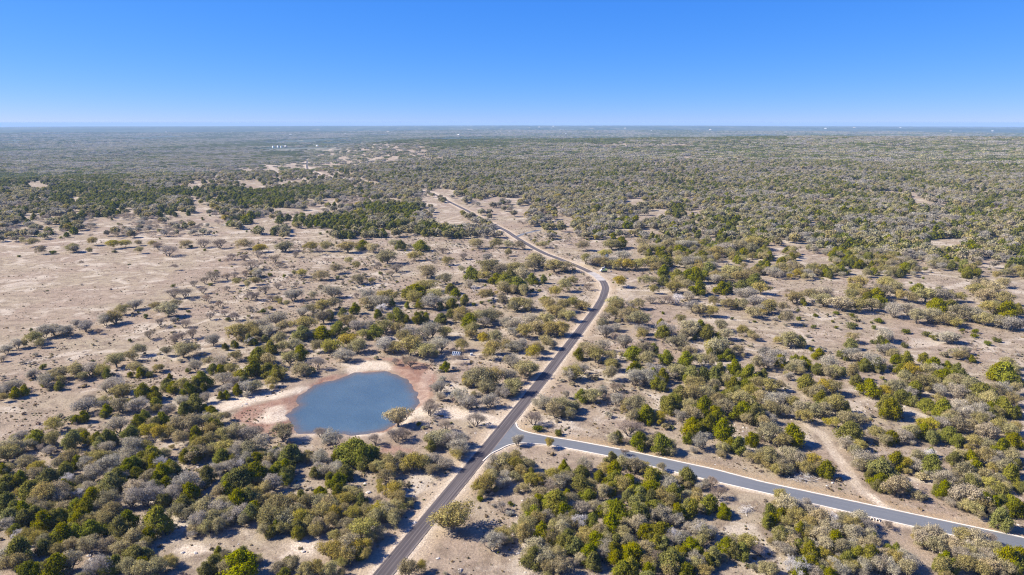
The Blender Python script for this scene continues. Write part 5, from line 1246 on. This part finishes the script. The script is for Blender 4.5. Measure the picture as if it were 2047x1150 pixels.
def solar():
    x, y, z = place(912, 718.5)
    r = tag(empty("solar_array", (x, y, z), math.radians(-14)), "pole-mounted solar panel array with dark blue cells beside the pond track", "solar panel")
    MB().tube([(0, 0, -0.2), (0, 0, 2.9)], 0.11, 10).build("post", GALV, r)
    MB().box((0, 0, 0.06), (0.8, 0.8, 0.18)).build("footing", CONCRETE, r)
    t = math.radians(48); ct, st = math.cos(t), math.sin(t)
    def tilt(px, py, pz): return (px, py * ct - pz * st, 3.15 + py * st + pz * ct)
    b = MB(); b.tube([tilt(-2.0, 0.5, -0.12), tilt(2.0, 0.5, -0.12)], 0.05, 6); b.tube([tilt(-2.0, -0.5, -0.12), tilt(2.0, -0.5, -0.12)], 0.05, 6); b.tube([tilt(0, -0.9, -0.2), tilt(0, 0.9, -0.2)], 0.06, 6)
    b.build("mounting_rails", GALV, r)
    for i in range(4):
        cx = -1.62 + i * 1.08
        p = MB(); vv = [tilt(cx + a * 0.52, c * 1.12, e) for e in (-0.06, 0.0) for a, c in ((-1, -1), (1, -1), (1, 1), (-1, 1))]
        p.add(vv, [(3, 2, 1, 0), (4, 5, 6, 7), (0, 1, 5, 4), (1, 2, 6, 5), (2, 3, 7, 6), (3, 0, 4, 7)])
        pn = p.build("panel", FRAME, r)
        q = MB()
        for k in range(2):
            lo, hi = -1.0 + k * 1.02, -0.02 + k * 1.02
            vv = [tilt(cx + a * 0.36, c, e) for e in (0.004, 0.012) for a, c in ((-1, lo), (1, lo), (1, hi), (-1, hi))]
            q.add(vv, [(3, 2, 1, 0), (4, 5, 6, 7), (0, 1, 5, 4), (1, 2, 6, 5), (2, 3, 7, 6), (3, 0, 4, 7)])
        q.build("cells", CELL, pn)
solar()

def pump_box():
    x, y, z = place(942.5, 710.5)
    r = tag(empty("pump_box", (x, y, z), 0.3), "small pale blue pump box right of the solar panels", "box")
    MB().box((0, 0, 0.55), (1.3, 0.9, 1.1)).build("housing", plain("pale_blue_paint", (0.33, 0.39, 0.48), 0.5), r)
    MB().box((0, 0, 1.14), (1.45, 1.05, 0.08)).build("lid", WHITE, r)
    MB().tube([(0.7, 0, 0.3), (1.6, 0, 0.3), (1.6, 0, -0.1)], 0.06, 8).build("pipe", WHITE, r)
pump_box()

def excavator():
    x, y, z = place(1207, 544)
    r = tag(empty("excavator", (x, y, z), math.radians(6)), "lime green excavator with white cab parked by the road bend", "excavator"); r.scale = (1.15, 1.15, 1.15)
    for s in (-1, 1):
        t = MB(); n = 16; prof = []
        for k in range(n):
            a = 2 * math.pi * k / n; prof.append((1.7 * (1 if math.cos(a) > 0 else -1) + 0.45 * math.cos(a), 0.47 + 0.45 * math.sin(a)))
        vv = [(px, s * 1.25 + w, pz) for w in (-0.3, 0.3) for px, pz in prof]
        t.add(vv, [tuple(range(n)), tuple(range(2 * n - 1, n - 1, -1))] + [(k, n + k, n + (k + 1) % n, (k + 1) % n) for k in range(n)])
        t.build("track", DARK, r)
    MB().box((0, 0, 0.75), (2.6, 1.9, 0.5)).build("undercarriage", DARK, r)
    b = MB(); b.box((0.5, 0, 1.55), (3.6, 2.7, 1.1), taper=0.94); b.box((1.9, 0, 1.5), (0.9, 2.5, 1.0), taper=0.8); b.build("body", LIME, r)
    MB().box((-2.0, 0.2, 1.3), (1.4, 2.5, 1.0), taper=0.9).build("counterweight", WHITE, r)
    c = MB().box((-1.0, -0.75, 2.75), (1.6, 1.1, 1.6), taper=0.86).build("cab", WHITE, r)
    MB().box((-1.0, -1.27, 2.9), (1.1, 0.06, 0.8)).build("window", GLASS, c); MB().box((-0.2, -0.75, 2.9), (0.06, 0.8, 0.8)).build("window", GLASS, c)
    MB().box((0.35, 0.25, 3.0), (0.75, 0.5, 2.7), taper=0.6).build("exhaust_tower", WHITE, r)
    a = MB(); a.tube([(2.0, 0.3, 1.9), (3.4, 0.3, 2.9), (4.6, 0.3, 2.2)], [0.26, 0.3, 0.2], 6); a.build("boom", DARK, r)
    a = MB(); a.tube([(4.6, 0.3, 2.3), (5.2, 0.3, 0.9)], [0.2, 0.14], 6); a.build("arm", DARK, r)
    MB().box((5.3, 0.3, 0.5), (0.9, 1.1, 0.75), taper=0.7).build("bucket", plain("worn_steel", (0.42, 0.36, 0.33), 0.6), r)
excavator()

def windmill():
    x, y, z = place(1212, 530.0)
    r = tag(empty("windmill", (x, y, z), math.radians(15)), "steel wind pump with blue-grey wheel rising from oaks behind the machine", "windmill")
    Ht = 8.2
    for sx in (-1, 1):
        for sy in (-1, 1):
            MB().tube([(sx * 1.1, sy * 1.1, -0.1), (sx * 0.12, sy * 0.12, Ht)], 0.05, 5).build("leg", GALV, r)
    b = MB()
    for k in range(5):
        f = (k + 0.5) / 5.5; q = 1.1 - 0.98 * f; h = f * Ht
        p = [(-q, -q, h), (q, -q, h), (q, q, h), (-q, q, h)]
        for i in range(4): b.tube([p[i], p[(i + 1) % 4]], 0.03, 4)
    b.build("bracing", GALV, r)
    w = MB(); R = 1.75
    for k in range(18):
        a = 2 * math.pi * k / 18; d = 0.28
        ca, sa, cb, sb = math.cos(a), math.sin(a), math.cos(a + d), math.sin(a + d)
        v = [(0.45 * ca, -0.55, Ht + 0.45 * sa), (R * ca, -0.5, Ht + R * sa), (R * cb, -0.68, Ht + R * sb), (0.45 * cb, -0.62, Ht + 0.45 * sb)]
        v2 = [(p[0], p[1] + 0.03, p[2]) for p in v]
        w.add(v + v2, [(0, 1, 2, 3), (7, 6, 5, 4), (0, 4, 5, 1), (1, 5, 6, 2), (2, 6, 7, 3), (3, 7, 4, 0)])
    w.tube([(0, -0.75, Ht), (0, 0.2, Ht)], 0.16, 8)
    w.build("wheel", BLUE_VANE, r)
    MB().box((0.0, 1.5, Ht), (0.05, 1.3, 0.9)).tube([(0, 0.1, Ht), (0, 1.0, Ht)], 0.05, 5).build("tail_vane", GALV, r)
windmill()

def culvert():
    (x, y, z) = place(1751, 1043.5)
    i = int(np.argmin(np.hypot(lower[:, 0] - x, lower[:, 1] - y))); t = lower[min(i + 2, len(lower) - 1)] - lower[i - 2]
    rz = math.atan2(t[1], t[0])
    nrm = np.array([math.sin(rz), -math.cos(rz)]); c = lower[i] + nrm * 1.35
    r = tag(empty("culvert", (c[0], c[1], float(height(c[:1], c[1:])[0])), rz), "twin pipe culvert mouth in the white shoulder of the side road", "culvert")
    ends = []
    MB().box((0, 0.72, 0.02), (3.2, 0.45, 0.45)).build("headwall", DUSTY, r)
    for s in (-1, 1):
        b = MB(); cx = s * 0.75; n = 16
        for (ya, yb, ro, ri) in ((0.5, -0.55, 0.52, 0.36),):
            vv = []
            for yy in (ya, yb):
                for rad in (ro, ri):
                    for k in range(n):
                        a = 2 * math.pi * k / n
                        vv.append((cx + rad * math.cos(a), yy + (0.5 * math.sin(a) if yy < 0 else 0), 0.12 + rad * math.sin(a)))
            ff = []
            for k in range(n):
                k2 = (k + 1) % n
                ff += [(k, k2, 2 * n + k2, 2 * n + k), (n + k2, n + k, 3 * n + k, 3 * n + k2), (2 * n + k, 2 * n + k2, 3 * n + k2, 3 * n + k)]
            b.add(vv, ff)
        p = b.build("pipe_end", CONCRETE, r)
        MB().tube([(cx, 0.46, 0.12), (cx, -0.1, 0.12)], 0.355, 16).build("shade_plug", PIPE_SHADE, p)  # solid plug in the bore, the pipe's inner shade painted as its colour
    MB().box((0, -0.85, -0.12), (2.8, 0.8, 0.2)).build("apron", DUSTY, r)
culvert()

def sign_post():
    x, y, z = place(1041.8, 848.5)
    r = tag(empty("road_sign", (x, y, z), math.radians(70)), "dark back of a small road sign at the junction corner", "sign")
    MB().tube([(0, 0, -0.1), (0, 0, 1.9)], 0.04, 6).build("post", DARK, r)
    b = MB(); n = 8; vv = []
    for yy in (-0.02, 0.02):
        for k in range(n):
            a = math.pi / 8 + 2 * math.pi * k / n; vv.append((0.42 * math.cos(a), yy - 0.05, 1.6 + 0.42 * math.sin(a)))
    b.add(vv, [tuple(range(n)), tuple(range(2 * n - 1, n - 1, -1))] + [(k, n + k, n + (k + 1) % n, (k + 1) % n) for k in range(n)])
    b.build("plate", DARK, r)
sign_post()

def brush_pile(u, v, w, label, g_):
    x, y, z = place(u, v)
    r = tag(empty("brush_pile", (x, y, z), g_.uniform(0, 3)), label, "brush pile")
    for part, n, rad in (("heavy_branches", 26, 0.07), ("light_branches", 90, 0.03)):
        T = []
        for _ in range(n):
            c = np.array([g_.normal(0, w * 0.32), g_.normal(0, w * 0.2), abs(g_.normal(0.35, 0.25)) + 0.1]); d = unit(g_.normal(size=3) * [1, 1, 0.35]) * w * g_.uniform(0.12, 0.32)
            a, b = c - d, c + d; a[2] = max(a[2], 0.03); b[2] = max(b[2], 0.03)
            T.append(([a, (a + b) / 2 + g_.normal(0, 0.08, 3), b], np.array([1, 0.8, 0.4]) * rad))
        link(bpy.data.objects.new(part, tubes_mesh(part, T, PALE_BARK, 4)), r)
g_ = np.random.default_rng(3)
brush_pile(1605, 958, 6.5, "bleached white brush pile beside the side road's far verge", g_)
brush_pile(1492, 1022, 4.5, "grey brush pile in the bare gap below the side road", g_)
brush_pile(1340, 962, 3.0, "small pale brush heap under the bottom thicket's far edge", g_)

def boulder(u, v, w, label, k):
    x, y, z = place(u, v)
    o = bpy.data.objects.new("boulder", STONES[k % 4]); o.location = (x, y, z); o.scale = (w / 2, w / 2, w / 2.2); o.rotation_euler = (0, 0, k * 1.3)
    tag(link(o), label, "boulder", "pale limestone boulders")
for k, (u, v, w, lb) in enumerate([(491, 808, 1.9, "grey boulder at the left tip of the red pond bank"), (484, 812, 1.1, "small rock left of the grey boulder by the pond bank"),
        (730, 967, 1.5, "white boulder in the clearing left of the main road"), (737, 985, 2.2, "broad pale rock slab below the white boulder"), (829, 1045, 1.8, "white rock on the left verge of the main road"),
        (876, 1117, 1.3, "grey rock in the grass right of the main road"), (920, 1141, 2.0, "white rock at the bottom right of the main road"), (606, 1103, 1.7, "white rock in the stony clearing's right part"),
        (366, 1105, 1.4, "pale rock at the left of the stony clearing"), (391, 1106, 1.6, "pale rock in the middle of the stony clearing"), (178, 1112, 1.7, "pale flat rock in the bottom left thicket gap"),
        (603, 1012, 1.3, "white rock among the oaks below the pond"), (396, 934, 1.2, "dark rock on the bare patch southwest of the pond"), (780, 830, 1.2, "pale shore rock by the pond's big oak")]):
    boulder(u, v, w, lb, k)

# ---------------------------------------------------------------- buildings on the far land
ROOFS = [plain("pale_metal_roof", (0.62, 0.62, 0.62), 0.4), plain("tan_roof", (0.40, 0.34, 0.29), 0.8)]
WALLS = [plain("white_wall", (0.80, 0.78, 0.74), 0.8), plain("cream_wall", (0.66, 0.58, 0.48), 0.8)]
def house(u, v, w, d, h, k, label, group="houses on the far land", lift=0.0):
    x, y, _ = hit(u, v); x, y = float(x[0]), float(y[0]); z = float(height(np.array([x]), np.array([y]))[0]) + lift
    r = tag(empty("house", (x, y, z), -0.75 + 0.2 * math.sin(k * 2.1)), label, "house", group)
    b = MB().box((0, 0, h / 2), (w, d, h))
    b.build("wall", WALLS[k % 2 if k > 5 else 0], r)
    e = 0.5; rh = d * 0.22
    vv = [(-w / 2 - e, -d / 2 - e, h), (w / 2 + e, -d / 2 - e, h), (w / 2 + e, d / 2 + e, h), (-w / 2 - e, d / 2 + e, h), (-w / 2 - e, 0, h + rh), (w / 2 + e, 0, h + rh)]
    vv2 = [(p[0], p[1], p[2] - 0.25) for p in vv]
    MB().add(vv + vv2, [(0, 1, 5, 4), (2, 3, 4, 5), (1, 2, 5), (3, 0, 4), (6, 7, 1, 0), (8, 9, 3, 2), (7, 8, 2, 1), (9, 6, 0, 3), (9, 8, 7, 6)]) if False else None
    m = MB(); m.add(vv, [(0, 1, 5, 4), (2, 3, 4, 5), (1, 2, 5), (3, 0, 4), (3, 2, 1, 0)]); m.build("roof", ROOFS[k % 2 if k > 5 else 0], r)
    n = max(2, int(w / 4))
    for i in range(n):
        if i == n // 2: MB().box((-w / 2 + (i + 0.5) * w / n, -d / 2 - 0.02, 1.1), (1.1, 0.08, 2.2)).build("door", GLASS, r)
        else: MB().box((-w / 2 + (i + 0.5) * w / n, -d / 2 - 0.02, h * 0.55), (1.3, 0.08, 1.3)).build("window", GLASS, r)
HOUSES = [(546, 295.5, 11, 8, 9, "leftmost white house on the pale cleared hill"), (555.5, 295, 9, 8, 10, "second white house on the pale cleared hill"), (562.5, 295.3, 10, 8, 9, "third white house on the pale cleared hill"),
  (571, 294.8, 11, 8, 10, "rightmost white house on the pale cleared hill"), (634, 293.5, 14, 9, 9, "pale house at the right end of the cleared hill"),
  (917, 270.5, 34, 18, 8, "long white hall in the valley left of the wooded ridge"), (581, 270, 36, 18, 7, "white building in the blue valley left of centre"), (776, 264.5, 40, 20, 7, "pale building below the horizon left of centre")]
k = 0
for (u, v, w, d, h, lb) in HOUSES:
    house(u, v, w, d, h, k, lb); k += 1
FAR = [(332, 264.5), (95, 263), (438, 268), (1001, 264), (1018, 264.5), (1125, 268), (1131, 268), (1078, 253.5), (1106, 253.5), (1250, 257), (1302, 262), (1420, 260), (1650, 259), (1708, 255.5), (1800, 255.5), (1900, 263), (1984, 262.5), (690, 268.5), (640, 268)]
EAST = ["far left", "left", "left of centre", "centre left", "centre", "centre right", "right of centre", "right", "far right"]
for n_, (u, v) in enumerate(sorted(FAR)):
    zone = min(8, int(u / 2047 * 9)); same = sorted(q for q in FAR if min(8, int(q[0] / 2047 * 9)) == zone); i = same.index((u, v))
    lb = f"tiny pale building below the horizon, {EAST[zone]}" + ("" if len(same) == 1 else f", {ORD[i]} from left")
    big_ = 20 if v > 260 else 34
    house(u, v, big_, big_ * 0.5, 7, k, lb); k += 1

# ---------------------------------------------------------------- the air
def haze():
    m, nt, out = new_mat("haze")
    v = nt.nodes.new("ShaderNodeVolumePrincipled")
    v.inputs['Color'].default_value = (0.37, 0.575, 0.86, 1); v.inputs['Density'].default_value = HAZE_DENSITY; v.inputs['Anisotropy'].default_value = 0.0
    nt.links.new(v.outputs[0], out.inputs['Volume'])
    lo, hi, e = -260.0, 121.5, 43500.0
    b = MB().box((0, 0, (lo + hi) / 2), (2 * e, 2 * e, hi - lo))
    o = b.build("haze", m); tag(o, "thin blue haze lying over the distant plain", "haze", None, "stuff")
HAZE_DENSITY = 5.5e-5
haze()
